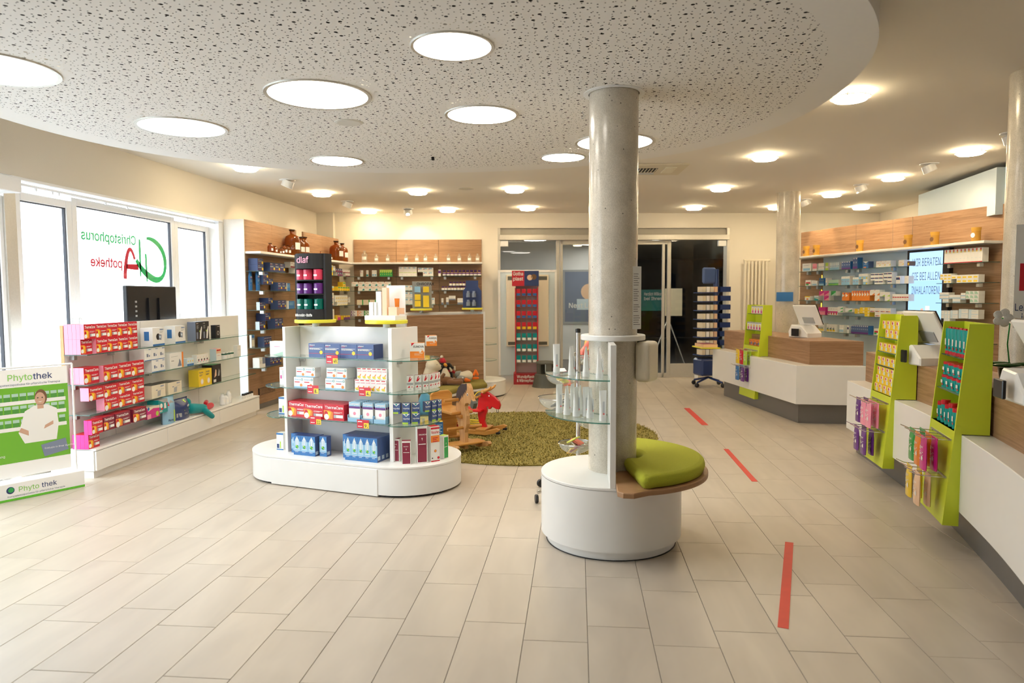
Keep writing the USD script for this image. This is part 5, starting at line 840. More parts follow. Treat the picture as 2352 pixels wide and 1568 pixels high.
ROWS = '''
LS|-0.15|1.965|0.058|0.223|1|2|0.088|navy_wide|0.138|
LS|-0.15|1.965|0.255|0.892|4|1|0.135|navy_slim|0.12|
LS|-0.15|1.965|1.078|1.647|4|2|0.087|maroon|0.1|
LS|-0.06|1.695|0.012|0.098|1|1|0.258|pouch|0.045|
LS|-0.12|1.695|0.105|0.195|1|1|0.276|pouch|0.05|
LS|-0.15|1.695|0.201|0.358|1|3|0.086|navy_slim|0.12|
LS|-0.15|1.695|0.361|0.499|1|2|0.086|navy_slim|0.12|
LS|-0.15|1.695|0.513|0.920|3|1|0.125|navy_slim|0.12|
LS|-0.15|1.695|0.927|1.047|1|1|0.118|teal_slim|0.138|
LS|-0.15|1.425|0.083|0.249|1|1|0.109|navy_thin5|0.05|
LS|-0.15|1.425|0.335|0.470|1|2|0.084|navy_wide|0.138|
LS|-0.15|1.425|0.497|0.888|3|1|0.131|navy_slim|0.12|
LS|-0.15|1.425|0.941|1.185|1|1|0.119|teal_slim|0.138|
LS|-0.15|1.15|0.060|0.227|1|1|0.112|navy_thin3|0.06|
LS|-0.15|1.15|0.234|0.386|1|2|0.114|navy_wide|0.138|
LS|-0.15|1.15|0.400|0.776|3|1|0.140|navy_slim|0.12|
LS|-0.05|0.9|0.015|0.100|1|1|0.183|leaflet|0.03|
LS|-0.15|0.9|0.115|0.400|4|1|0.143|navy_slim|0.1|
LS|-0.15|0.62|0.030|0.200|1|1|0.138|greenwhite|0.1|
LS|-0.15|0.62|0.227|0.688|4|1|0.111|navy_slim|0.1|
LS|-0.22|1.975|2.057|2.575|3|1|0.087|yellow_blue|0.1|
LS|-0.22|2.063|2.080|2.580|3|1|0.091|yellow_blue|0.1|
LS|-0.22|1.975|2.574|2.686|1|2|0.083|white_slim|0.1|
LS|-0.22|1.975|2.696|3.031|4|2|0.065|navyred|0.08|
LS|-0.22|1.975|3.053|3.408|3|2|0.061|maroon|0.08|
LS|-0.22|1.71|2.014|2.610|5|1|0.083|yellow_blue|0.1|
LS|-0.22|1.794|2.149|2.475|3|1|0.083|yellow_blue|0.1|
LS|-0.22|1.71|2.681|3.359|6|1|0.076|yellow_green|0.1|
LS|-0.22|1.787|2.914|3.162|2|1|0.084|yellow_green|0.1|
LS|-0.22|1.45|2.275|2.589|2|2|0.111|white_teal|0.12|
LS|-0.22|1.45|2.650|3.247|6|3|0.060|white_gold|0.08|
LS|-0.22|1.45|3.259|3.383|1|3|0.049|white_red|0.08|
LS|-0.22|1.19|2.054|2.260|2|2|0.075|white_teal|0.1|
LS|-0.22|1.19|2.279|2.594|2|2|0.100|white_red|0.1|
LS|-0.22|1.19|2.604|2.894|2|1|0.086|pink_yellow|0.08|
LS|-0.22|1.19|2.927|3.356|4|1|0.073|purple_yellow|0.08|
BS|-0.22|1.975|0.106|0.204|2|1|0.117|white_red|0.06|
BS|-0.22|1.975|0.233|0.304|2|1|0.117|white_teal2|0.06|
BS|-0.22|1.975|0.327|0.458|3|1|0.117|white_sky|0.06|
BS|-0.22|1.975|0.474|0.745|7|1|0.127|green|0.06|
BS|-0.22|1.975|0.784|1.200|5|1|0.177|white_line|0.08|
BS|-0.22|1.975|1.220|1.504|3|2|0.080|white_blue|0.08|
BS|-0.22|1.975|1.599|1.645|1|1|0.124|white_purple|0.06|
BS|-0.22|1.975|1.674|2.398|10|1|0.116|jar_purple|0.08|
BS|-0.22|1.71|-0.008|0.712|6|2|0.084|white_red_teal|0.08|
BS|-0.22|1.71|0.776|1.239|5|1|0.099|white_blue|0.08|
BS|-0.22|1.71|1.592|2.292|12|1|0.081|jar_purple_s|0.06|
BS|-0.22|1.792|1.732|2.230|8|1|0.081|jar_purple_s|0.06|
BS|-0.22|1.45|-0.034|0.438|4|1|0.095|white_greenend|0.08|
BS|-0.22|1.45|0.438|0.709|4|1|0.136|white_greenbar|0.06|
BS|-0.22|1.45|0.784|1.225|5|2|0.120|white_blue|0.08|
BS|-0.22|1.45|1.471|1.525|1|1|0.128|white_blue|0.08|
BS|-0.22|1.45|1.613|1.687|2|1|0.118|white_navy|0.06|
BS|-0.22|1.45|1.692|1.785|2|1|0.133|white_navy|0.06|
BS|-0.22|1.45|1.790|1.913|1|2|0.081|white_navy|0.06|
BS|-0.22|1.45|1.915|2.091|5|1|0.116|white_navy|0.06|
BS|-0.22|1.45|2.095|2.219|3|1|0.111|dark_red|0.06|
BS|-0.22|1.19|-0.031|0.084|1|3|0.052|ring_purple|0.08|
BS|-0.22|1.19|0.087|0.207|1|3|0.052|ring_orange|0.08|
BS|-0.22|1.19|0.213|0.339|1|3|0.052|ring_green|0.08|
BS|-0.22|1.19|0.464|0.581|1|3|0.052|ring_blue|0.08|
BS|-0.22|1.19|0.340|0.458|1|1|0.075|ring_green|0.08|
BS|-0.22|0.93|-0.042|0.075|1|1|0.050|ring_purple|0.08|
BS|-0.22|0.93|0.079|0.199|1|1|0.050|ring_purple|0.08|
BS|-0.22|0.93|0.202|0.332|1|1|0.050|ring_blue|0.08|
RW|-0.22|1.985|0.361|0.585|1|1|0.134|white_sky|0.09|
RW|-0.22|1.985|0.595|0.733|4|1|0.120|pinkwhite|0.09|
RW|-0.22|1.985|0.739|0.910|5|1|0.122|white_dot|0.09|
RW|-0.22|1.985|0.910|1.010|3|1|0.121|limewhite|0.09|
RW|-0.22|1.985|1.012|1.264|7|1|0.118|skywhite|0.09|
RW|-0.22|1.985|1.270|1.515|5|1|0.119|navy_white|0.09|
RW|-0.22|1.985|1.514|1.666|3|1|0.167|navy_white|0.09|
RW|-0.22|1.985|1.675|1.893|2|1|0.099|navy_orange|0.09|
RW|-0.22|1.985|1.954|2.324|4|1|0.090|white_yellow|0.09|
RW|-0.22|1.985|2.365|2.566|2|1|0.086|white_yellow|0.09|
RW|-0.22|1.985|2.577|2.668|2|1|0.063|brown|0.09|
RW|-0.22|1.745|0.310|0.594|2|1|0.096|white_redgreen|0.09|
RW|-0.22|1.745|0.612|0.755|1|1|0.082|white_sky|0.09|
RW|-0.22|1.745|0.762|0.916|4|1|0.121|blue_slim|0.09|
RW|-0.22|1.745|0.918|0.992|2|1|0.118|white_sky|0.09|
RW|-0.22|1.745|0.994|1.258|8|1|0.087|greenwhite2|0.09|
RW|-0.22|1.745|1.264|1.505|4|1|0.137|cyan|0.09|
RW|-0.22|1.745|1.511|1.696|3|1|0.115|cyan|0.09|
RW|-0.22|1.745|1.701|1.882|2|2|0.080|cyan_white|0.09|
RW|-0.22|1.745|1.944|2.186|3|3|0.053|white_navyband|0.09|
RW|-0.22|1.745|2.199|2.352|2|3|0.055|white_navyband|0.09|
RW|-0.22|1.745|2.359|2.504|2|1|0.108|white_navyband|0.09|
RW|-0.22|1.745|2.511|2.654|2|1|0.105|plain_white|0.09|
RW|-0.22|1.505|0.311|0.578|2|1|0.069|orangecap|0.09|
RW|-0.22|1.505|0.581|0.791|2|1|0.078|teal|0.09|
RW|-0.22|1.505|0.805|1.047|2|2|0.077|magenta|0.09|
RW|-0.22|1.505|1.093|1.203|1|2|0.076|greendiag|0.09|
RW|-0.22|1.505|1.273|1.502|3|1|0.124|orangewhite|0.09|
RW|-0.22|1.505|1.508|1.934|8|1|0.148|orangewhite|0.09|
RW|-0.22|1.505|1.936|2.131|2|2|0.080|white_orange|0.09|
RW|-0.22|1.505|2.137|2.327|2|2|0.064|white_lime|0.09|
RW|-0.22|1.505|2.333|2.668|8|1|0.095|white_redmid|0.09|
RW|-0.22|1.275|0.575|0.764|6|1|0.068|magenta2|0.09|
RW|-0.22|1.275|0.772|0.962|6|1|0.123|magenta2|0.09|
RW|-0.22|1.275|0.969|1.256|5|1|0.123|white_mag_red|0.09|
RW|-0.22|1.275|1.263|1.378|1|3|0.046|white_greentri|0.09|
RW|-0.22|1.275|1.426|1.584|1|2|0.057|white_greentri|0.09|
RW|-0.22|1.275|1.631|1.737|1|3|0.036|yellow|0.09|
RW|-0.22|1.275|1.741|1.941|2|3|0.044|yellow|0.09|
RW|-0.22|1.275|1.946|2.352|4|2|0.063|white_brown|0.09|
RW|-0.22|1.275|2.372|2.636|3|1|0.089|white_lime|0.09|
RW|-0.22|1.01|0.765|0.936|5|1|0.131|white_yg|0.09|
RW|-0.22|1.01|0.943|1.210|4|1|0.117|white_yg|0.09|
RW|-0.22|1.01|1.272|1.397|4|1|0.117|white_sky|0.09|
RW|-0.22|1.01|1.441|1.516|2|1|0.113|white_navyband|0.09|
RW|-0.22|1.01|1.525|1.926|10|1|0.126|navy_white|0.09|
RW|-0.22|1.01|1.949|2.130|2|1|0.094|white_redgreen|0.09|
RW|-0.22|1.985|3.174|3.783|11|1|0.174|white_redtop|0.09|
RW|-0.22|1.738|3.175|3.347|3|3|0.040|white_goldbar|0.09|
RW|-0.22|1.738|3.350|3.741|5|2|0.049|white_goldbar|0.09|
RW|-0.22|1.488|3.176|3.318|3|3|0.044|white_bluebar|0.09|
RW|-0.22|1.488|3.321|3.492|3|2|0.050|white_bluebar|0.09|
RW|-0.22|1.488|3.498|3.564|1|3|0.041|white_bluebar|0.09|
RW|-0.22|1.488|3.569|3.754|3|3|0.049|greenmint|0.09|
RW|-0.22|1.235|3.208|3.346|3|3|0.051|bluecloud|0.09|
RW|-0.22|1.235|3.352|3.466|1|3|0.053|bluecloud|0.09|
RW|-0.22|1.235|3.476|3.613|1|3|0.059|bluecloud|0.09|
RW|-0.22|1.235|3.619|3.757|1|3|0.057|bluecloud|0.09|
LG|0.02|1.105|-0.009|0.762|5|2|0.133|therma_neck|0.036|L5
LG|0.02|0.838|0.024|0.848|4|1|0.146|therma_back|0.042|L4
LG|0.02|0.57|0.017|0.840|4|2|0.118|therma_back|0.08|
LG|-0.02|0.266|-0.018|0.133|1|2|0.128|therma_pink|0.036|P5
LG|-0.02|0.266|0.143|0.298|1|2|0.129|therma_knee|0.12|
LG|-0.02|0.266|0.313|0.537|1|2|0.130|therma_knee|0.12|
LG|-0.02|0.266|0.579|0.799|1|2|0.129|therma_knee|0.12|
LG|0.02|1.105|1.017|1.232|1|1|0.187|bp_box|0.13|
LG|0.02|1.105|1.235|1.638|2|1|0.189|bp_box|0.13|
LG|0.02|1.105|1.710|2.167|3|1|0.218|thermo_black|0.1|
LG|0.02|1.105|2.324|2.434|1|1|0.162|black_box|0.06|
LG|0.02|0.838|0.865|1.223|3|2|0.127|bp_small|0.16|
LG|0.02|0.838|1.312|1.580|1|1|0.169|inhal_box|0.13|
LG|0.02|0.838|1.657|1.798|3|1|0.084|clearblue|0.06|
LG|0.02|0.838|1.805|2.129|5|1|0.106|needle_box|0.06|
LG|0.02|0.838|2.198|2.443|2|1|0.141|pinkclear|0.08|
LG|0.02|0.838|2.545|2.819|3|1|0.077|greenpot|0.05|
LG|0.02|0.838|2.828|2.976|3|1|0.144|white_tall|0.05|
LG|0.02|0.57|0.964|1.210|1|1|0.133|nebul_box|0.173|
LG|0.02|0.57|1.263|1.528|1|1|0.126|nebul_box|0.173|
LG|0.02|0.57|1.740|2.197|3|1|0.194|pumpyellow|0.12|
LG|0.02|0.57|2.214|2.432|1|1|0.222|darkphoto|0.13|
LG|-0.02|0.266|0.805|1.027|1|2|0.118|pad_pink|0.12|
LG|-0.02|0.266|1.006|1.177|1|2|0.141|pad_blue|0.12|
LG|-0.02|0.266|1.154|1.376|1|1|0.278|pad_sky|0.1|
LG|-0.02|0.266|1.383|1.678|1|1|0.220|pad_men|0.14|
FI|0.17|1.09|0.123|0.942|5|1|0.118|navy_big|0.14|
FI|0.15|0.825|0.039|0.344|3|1|0.090|biol|0.08|
FI|0.15|0.825|0.367|0.670|3|1|0.090|biol|0.12|
FI|0.17|0.9165|0.049|0.348|3|1|0.083|biol|0.08|
FI|0.17|0.9165|0.364|0.674|3|1|0.087|biol|0.12|
FI|0.15|0.825|0.714|1.069|7|1|0.095|carotin|0.06|
FI|0.17|0.9215|0.726|1.063|7|1|0.092|carotin|0.06|
FI|0.14|0.565|0.037|0.659|3|1|0.134|therma_belt|0.04|A5
FI|0.13|0.565|0.695|0.830|1|1|0.175|compeed|0.2|
FI|0.13|0.565|0.844|0.950|1|1|0.173|compeed|0.2|
FI|0.13|0.565|0.964|1.084|1|1|0.172|compeed|0.2|
FI|0.1|0.251|0.085|0.387|4|1|0.169|gelo|0.06|A2
FI|0.13|0.251|0.408|0.483|1|1|0.171|gelo|0.06|
FI|0.1|0.251|0.626|1.005|6|1|0.199|gelo|0.06|A4
'''
CNT = {}
def tally(u, sh, k): return CNT.setdefault((u, sh, k), [])
for ln in ROWS.split():
    u, v, z, a, b, n, la, h, k, d, m = ln.split("|"); v, z, a, b, h, d = map(float, (v, z, a, b, h, d)); n, la = int(n), int(la)
    fr, un = UNIT[u]; sh = shelf_name(u, z); w = (b - a) / n
    for i in range(n):
        for j in range(la):
            reps = int(m[1]) if m and (m[0] == "A" or (m[0] == "L" and i == 0) or (m[0] == "P" and i == 0 and j == 0)) else (2 if m and m[0] == "P" else 1)
            for q in range(reps):
                tally(u, sh, k).append((a + i * w, z + j * h, v + q * (d + .0012), fr, w, d, h, un, j, la, q, reps))
for (u, sh, k), L in CNT.items():
    us = sorted({round(t[0], 2) for t in L})
    for (x, z, v, fr, w, d, h, un, j, la, q, reps) in L:
        o = us.index(round(x, 2)); look = KIND[k][3] if k in KIND else ROUND[k][0]
        zs = sorted({round(t[1], 2) for t in L if abs(t[0] - x) < .9 * w and t[10] == 0}); lv = zs.index(round(z, 2)) if round(z, 2) in zs else 0
        pos = (ORD[o] if len(us) <= 12 and o < 12 else f"{o + 1}th from left") if len(us) > 1 else ""
        lay = "" if len(zs) < 2 else (", bottom" if lv == 0 else ", top" if lv == len(zs) - 1 else ", middle")
        dep = "" if reps < 2 else (", front" if q == 0 else f", {('second', 'third', 'fourth', 'fifth')[q - 1]} behind")
        lb = f"{look}, {pos}{lay}{dep}, {un} {sh}".replace(", ,", ",").replace(",,", ",")
        wl = lb.split(); lb = lb if len(wl) <= 16 else lb.replace(" picture", "").replace(" with orange", " with").replace("and yellow ", "").replace(" packet", "")
        lb = " ".join(lb.split()[-16:]) if len(lb.split()) > 16 else lb
        rd = k in ROUND; ww = w * .985
        goods(k, fr, x + .007 * w, v, z, ww, ww if rd else d, h - .0008, lb, f"{look} row on the {un} {sh}", jit=.15 if la > 1 or len(L) > 2 else .6) if k != "compeed" else None
# ---------------------------------------------------------------- single goods and displays
def gd(k, x, y, z, a, w, d, h, label, group=None):
    f = Fr((x, y), a); return goods(k, f, 0, 0, z, w, d, h, label, group, jit=0)
for i, (x, y, a) in enumerate(((-1.508, 5.622, -4), (-1.375, 5.645, 8))): gd("eunova", x, y, 1.09, a, .118, .05, .126, f"white and orange vitamin box, {('left', 'right')[i]} of the two front ones, island end board")
for i, (x, y, a) in enumerate(((-1.27, 5.80, 20), (-1.27, 5.80, 20))): gd("eunova", x, y, 1.09 + .09 * i, a, .09, .08, .088, f"small white and orange vitamin box, {('lower', 'upper')[i]} one of the end board stack")
for i, (x, y, a) in enumerate(((-1.461, 5.566, 3), (-1.393, 5.595, 15), (-1.333, 5.632, 22), (-1.275, 5.672, 42), (-1.233, 5.726, 55), (-1.205, 5.786, 65), (-1.187, 5.845, 75))): gd("cherry", x, y, .825, a, .052, .035, .126, f"slim white box with red coral picture, {ORD[i]} on the island end board")
for i, (x, y, a) in enumerate(((-1.49, 5.502, -4), (-1.412, 5.509, 0), (-1.338, 5.53, 9), (-1.245, 5.596, 33), (-1.198, 5.65, 48), (-1.16, 5.705, 60))):
    for j in (0, 1): gd("vapo", x, y, .565 + .085 * j, a, .062 if i < 3 else .05, .05, .084, f"blue cold balm box, {ORD[i]}, {('bottom', 'top')[j]}, lowest island end board")
for k, x, y, a, w, d, h, lb in (("rausch", -1.515, 5.521, -4, .07, .06, .188, "white box with dark red panel, left one on the island base"), ("rausch", -1.40, 5.425, 10, .07, .06, .19, "white box with dark red panel, right one on the island base"), ("rausch", -1.285, 5.47, 22, .082, .075, .305, "tallest white box with dark red panel on the island base"), ("rosax", -1.184, 5.53, 38, .078, .07, .29, "tall white box with orange flower on the island base"), ("greenpanel", -1.10, 5.64, 60, .06, .06, .193, "white box with green panel on the island base right end"), ("bluetall", -1.19, 5.75, 20, .065, .06, .288, "tall blue box with yellow top on the island base right end")): gd(k, x, y, .251, a, w, d, h, lb)
for k, u, v, z, w, h, lb in (("pack2", -.2, .25, 1.09, .15, .12, "white toiletry pack on the top left end board of the front island"), ("pack3", -.19, .27, .825, .075, .155, "tall white carton with pink logo, left, second left end board"), ("pack3", -.10, .25, .825, .075, .155, "tall white carton with pink logo, right, second left end board"), ("pack", -.20, .26, .565, .08, .15, "white bottle multipack with blue trim, left, third left end board"), ("pack", -.11, .24, .565, .08, .15, "white bottle multipack with blue trim, right, third left end board"), ("pack", -.19, .20, .251, .07, .15, "white bottle multipack with blue trim, left, on the island base"), ("pack", -.11, .20, .251, .07, .15, "white bottle multipack with blue trim, right, on the island base")):
    f = Fr(FI.w(u, v)[:2], FI.a + 5); goods(k, f, 0, 0, z, w, .07, h, lb, None, jit=0)
for i, (u, w) in enumerate(((.70, .125), (.835, .115), (.955, .115))):
    t = thing("blister_display", f"turquoise blister card display carton, {('left', 'middle', 'right')[i]}, third board of the front island", "display carton", FI.w(u, .13, .566), FI.a, "blister displays on the front island")
    part(t, "tray", MB().box(0, w, 0, .004, 0, .035, PAL["S"]).box(0, .004, 0, .2, 0, .06, PAL["S"]).box(w - .004, w, 0, .2, 0, .06, PAL["S"]).box(0, w, 0, .2, 0, .003, PAL["S"]), "paper")
    for q in range(6):
        c = MB().box(.008, w - .008, .012 + .03 * q, .02 + .03 * q, .004, .165, PAL["W"]); c.rect(.008, .13, w - .008, .165, PAL["S"], .0116 + .03 * q); c.rect(.008, .112, w - .008, .13, PAL["P"], .0114 + .03 * q); c.rect(.03, .04, w - .03, .10, PAL["H"], .0112 + .03 * q); c.disc(w / 2, .07, .014, PAL["I"], .011 + .03 * q)
        if q == 0: c.text("Compeed", .012, .14, .02, PAL["W"], .011, True, maxw=w * .8)
        part(t, "blister_card", c, "plastic")
for u, z, st_ in ((.513, 1.048, "49."), (.311, .787, "8."), (.83, .792, "4."), (.33, .525, "11."), (.806, .524, "9.")):
    m = MB().box(0, .115, 0, .001, 0, .07, PAL["R"]); m.rect(.066, 0, .115, .045, PAL["Y"], -.0006); m.text(st_, .074, .008, .026, PAL["K"], -.001, True, maxw=.036); m.rect(.008, .05, .05, .058, PAL["W"], -.0006); m.rect(.008, .012, .05, .018, PAL["W"], -.0006)
    solo("price_tag", m, "paper", f"red and yellow price tag reading {st_[:-1]} on the {dict(zip((1.048, .787, .792, .525, .524), ('top', 'second left', 'second right', 'third left', 'third right')))[z]} glass board edge", "price tag", FI.w(u, .112, z), FI.a)
def bottle(r, h, neck, m, name, label, loc, stop, lab, rz=0, c=(.5, .5, .5)):
    t = thing(name, label, "bottle", loc, rz); b = h * .62; nr = r * neck
    part(t, "glass_body", MB().rev([(0, .002), (r * .95, 0), (r, .01), (r, b), (r * .85, b + .12 * h), (nr, b + .2 * h), (nr, h * .93), (nr * 1.25, h * .95)], n=28), m)
    if stop: part(t, "stopper", MB().lathe([(nr * .9, h * .93), (nr * 1.3, h * .97), (nr * 1.3, h), (0, h)], (.03, .012, .005), 18), "plastic" if m == "amber_glass" else "clear_glass")
    a = np.linspace(-2.35, -.8, 9) if lab else []
    if lab: V = np.array([((r + .001) * math.cos(q), (r + .001) * math.sin(q), z) for z in (.38 * b, .8 * b) for q in a]); i = np.arange(8); part(t, "label", MB().add(V, np.vstack([np.c_[i, i + 1, i + 10], np.c_[i, i + 10, i + 9]]), PAL["H"]), "paper"); 
    return t
for i, (u, r, h, n) in enumerate(((.46, .04, .14, .5), (.6, .036, .11, .5), (.74, .03, .08, .5), (.82, .035, .10, .5), (.9, .045, .15, .35), (1.02, .045, .15, .35), (1.18, .115, .40, .3), (1.40, .095, .30, .55), (1.57, .095, .32, .55))): bottle(r, h, n, "amber_glass", "apothecary_bottle", f"amber glass bottle with label, {ORD[i]} on the left wall ledge", LS.w(u, -.14, 2.236), True, True, 90)
for i, (u, r, h, n) in enumerate(((2.2, .025, .13, .3), (2.5, .035, .10, .5), (2.62, .035, .11, .5), (2.9, .12, .36, .3), (3.19, .10, .34, .3))): bottle(r, h, n, "amber_glass", "apothecary_bottle", f"amber glass bottle, {ORD[i]} on the second left wall ledge", LS.w(u, -.16, 2.236), True, i > 0, 90)
for i, px in enumerate((.23, .45, .66, 1.0, 1.2, 1.36, 1.55, 1.79, 1.99, 2.18, 2.33)): bottle(.055 if i == 0 else .04, .22 if i == 0 else .16, .4, "clear_glass", "apothecary_bottle", f"clear glass bottle with white label, {ORD[i]} on the back wall ledge", BS.w(px, -.16, 2.236), True, True, 7.6)
for i, u in enumerate((.36, .62, 1.62, 2.55, 3.0, 3.62)):
    m = MB().lathe([(.05, 0), (.05, .04), (.05, .13), (.055, .16), (.055, .175), (0, .175)], n=22, cols=[(.5, .26, .04)] * 2 + [(.6, .33, .05)] * 3); m.disc(0, .08, .03, PAL["H"] if i == 5 else PAL["D"], -.052)
    solo("apothecary_jar", m, "plastic", f"golden brown apothecary jar, {ORD[i]} on the right wall ledge", "jar", RW.w(u, -.15, 2.236), RW.a)
# black can display and cans, skin care display, rear island displays
t = thing("can_display", "black round cardboard display holding red, purple and green cans", "display", FI.w(.21, .37, 1.405), FI.a)
a0 = np.radians(np.linspace(20, 160, 16)); part(t, "back_wall", MB().prism([(.16 * math.cos(q), .115 * math.sin(q) - .01) for q in a0] + [(-.145, .03), (.145, .03)], 0, .57, (.015, .015, .018)), "matte", smooth=False)
for z, h in ((0, .09), (.215, .01), (.335, .01), (.44, .13)): part(t, "tier", MB().prism(arc(.155, 180, 360, 20) + [(.155, .03), (-.155, .03)], z, z + h, (.015, .015, .018)), "matte", smooth=False)
for s in (-1, 1): part(t, "side_wall", MB().box(s * .15 - .012, s * .15 + .012, -.06, .03, 0, .57, (.015, .015, .018)), "matte")
m = MB(); m.text("dlaf", -.06, .49, .05, PAL["I"], -.158, True); m.text("Mikronähr-Stoffe", -.09, .03, .022, PAL["W"], -.158, True, maxw=.18); part(t, "lettering", m, "paper")
for z, c, nm in ((.346, (.7, .06, .12), "red"), (.226, PAL["P"], "purple"), (.091, (.0, .13, .10), "green")):
    for i, x in enumerate((-.09, 0, .09)):
        q = MB().lathe([(.04, 0), (.04, .085), (.037, .09), (0, .09)], c, 22); q.rect(-.018, .03, .018, .045, PAL["W"], -.041)
        solo("can", q, "plastic", f"{nm} can, {('left', 'middle', 'right')[i]}, in the black can display", "can", FI.w(.21 + x, .37 - .085 + .02 * abs(i - 1), 1.405 + z), FI.a)
t = thing("skincare_display", "white skin care display with picture of brushes on the right yellow plate", "display", FI.w(.94, .37, 1.405), FI.a)
part(t, "tray", MB().box(-.15, .15, -.10, .08, 0, .04, PAL["W"], b=.002), "paper"); m = MB().box(-.03, .15, .06, .066, .04, .29, PAL["H"]); m.pl([(.05, .1), (.09, .1), (.095, .18), (.045, .18)], PAL["O"], .0595); m.rect(-.02, .05, .14, .1, PAL["E"], .0594); part(t, "picture_board", m, "paper")
for x, w, h, c in ((-.13, .04, .11, "W"), (-.08, .04, .11, "W"), (-.06, .05, .2, "H"), (.0, .045, .23, "E"), (.06, .08, .07, "E")): part(t, "product_box", MB().box(x, x + w, -.06, -.02, .04, .04 + h, PAL[c]), "paper")
t = thing("earplug_display", "grey counter display with small yellow and green earplug packs", "display", J.w(-.98, .17, 1.415), J.a - 20); part(t, "board", MB().box(-.15, .15, .02, .04, 0, .42, (.3, .3, .28), b=.004), "matte"); m = MB(); m.text("OHROPAX", -.08, .36, .04, PAL["K"], .018, True); part(t, "lettering", m, "paper")
for i, (x, z, c) in enumerate(((-.07, .25, "S"), (.06, .25, "R"), (-.07, .13, "Y"), (.06, .11, "L"), (-.07, .03, "Y"), (.06, .02, "L"))): part(t, "pack", MB().box(x - .045, x + .045, -.02, .019, z, z + .09, PAL[c], f=PAL["Y"] if i % 2 else PAL[c]), "paper")
t = thing("bottle_display", "dark blue bottle shaped display with small bottles on the rear island", "display", J.w(-.09, .21, 1.415), J.a - 30); part(t, "shape", MB().prism([(-.15, 0), (.15, 0), (.15, .27), (.10, .34), (.10, .44), (-.10, .44), (-.10, .34), (-.15, .27)], -.02, .02, PAL["N"], bev=.003).xf(SIDE), "paper", smooth=False)
for x in (-.06, .03):
    for z in (.03, .17): part(t, "bottle", MB().lathe([(.035, 0), (.035, .06), (.022, .075), (.022, .1), (0, .1)], PAL["V"], 16, at=(x, -.05, z)), "plastic")
# poster stand
K = Fr((-4.479, 4.979), 58.51); t = thing("poster_stand", "white framed poster stand with green woman pharmacist poster and lettered foot box", "poster stand", K.w(0, 0), K.a)
m = MB().box(-.35, .588, 0, .16, 0, .14, PAL["H"], b=.002); m.rect(-.35, .002, .588, .02, (.13, .55, .03), -.0008); m.text("Phyto", .108, .066, .04, (.25, .6, .1), -.001); m.text("thek", .268, .066, .04, PAL["N"], -.001); m.text("Kompetenzapotheke für pflanzliche Therapie", .03, .032, .014, PAL["V"], -.001); m.disc(.051, .088, .028, PAL["N"], -.0008); m.disc(.055, .09, .02, PAL["G"], -.0012); part(t, "foot_box", m, "paper")
for x in (-.33, .56): part(t, "upright", MB().tube([(x, .08, .14), (x, .08, 1.05)], .008), "white_frame")
part(t, "top_bar", MB().tube([(-.33, .08, 1.05), (.56, .08, 1.05)], .008), "white_frame")
m = MB().box(-.30, .52, .078, .084, .17, 1.035, PAL["H"]); y = .077; m.rect(-.30, .286, .52, .89, (.16, .45, .03), y)
for z in (.78, .68, .57):
    m.rect(-.28, z - .03, .50, z, PAL["W"], y - .0003)
    for q in range(14): m.rect(-.27 + .055 * q, z, -.225 + .055 * q, z + .06, (.08, .3, .05), y - .0003); m.rect(-.27 + .055 * q, z + .035, -.225 + .055 * q, z + .06, PAL["J"], y - .0005)
m.pl([(.19, .43), (.15, .52), (.2, .69), (.27, .73), (.36, .73), (.43, .69), (.44, .56), (.42, .43)], PAL["W"], y - .0008); m.disc(.318, .79, .045, PAL["D"], y - .001, rz=.068); m.disc(.312, .78, .037, (.6, .36, .25), y - .0012, rz=.055); m.rect(.29, .70, .335, .74, (.6, .36, .25), y - .0012); m.pl([(.15, .53), (.22, .49), (.22, .53), (.17, .56)], (.6, .36, .25), y - .0014); m.pl([(.33, .53), (.40, .56), (.40, .59), (.34, .56)], (.6, .36, .25), y - .0014)
for x in (.296, .328): m.disc(x, .79, .005, PAL["K"], y - .0015)
m.pl([(.295, .762), (.312, .752), (.33, .762), (.312, .758)], PAL["W"], y - .0015); m.pl([(.303, .40), (.325, .30), (.505, .33), (.486, .43)], PAL["V"], y - .0015); m.text("Exklusiv in Ihrer Apotheke", .33, .36, .014, PAL["W"], y - .002); m.text("Kompetente Beratung", -.2, .34, .018, PAL["W"], y - .001); m.text("Phyto", .094, .945, .05, (.25, .6, .1), y - .001, maxw=.17); m.text("thek", .27, .945, .05, PAL["N"], y - .001, maxw=.15); m.text("Kompetenzapotheke für pflanzliche Therapie", .0, .905, .016, PAL["V"], y - .001); part(t, "poster", m, "paper")
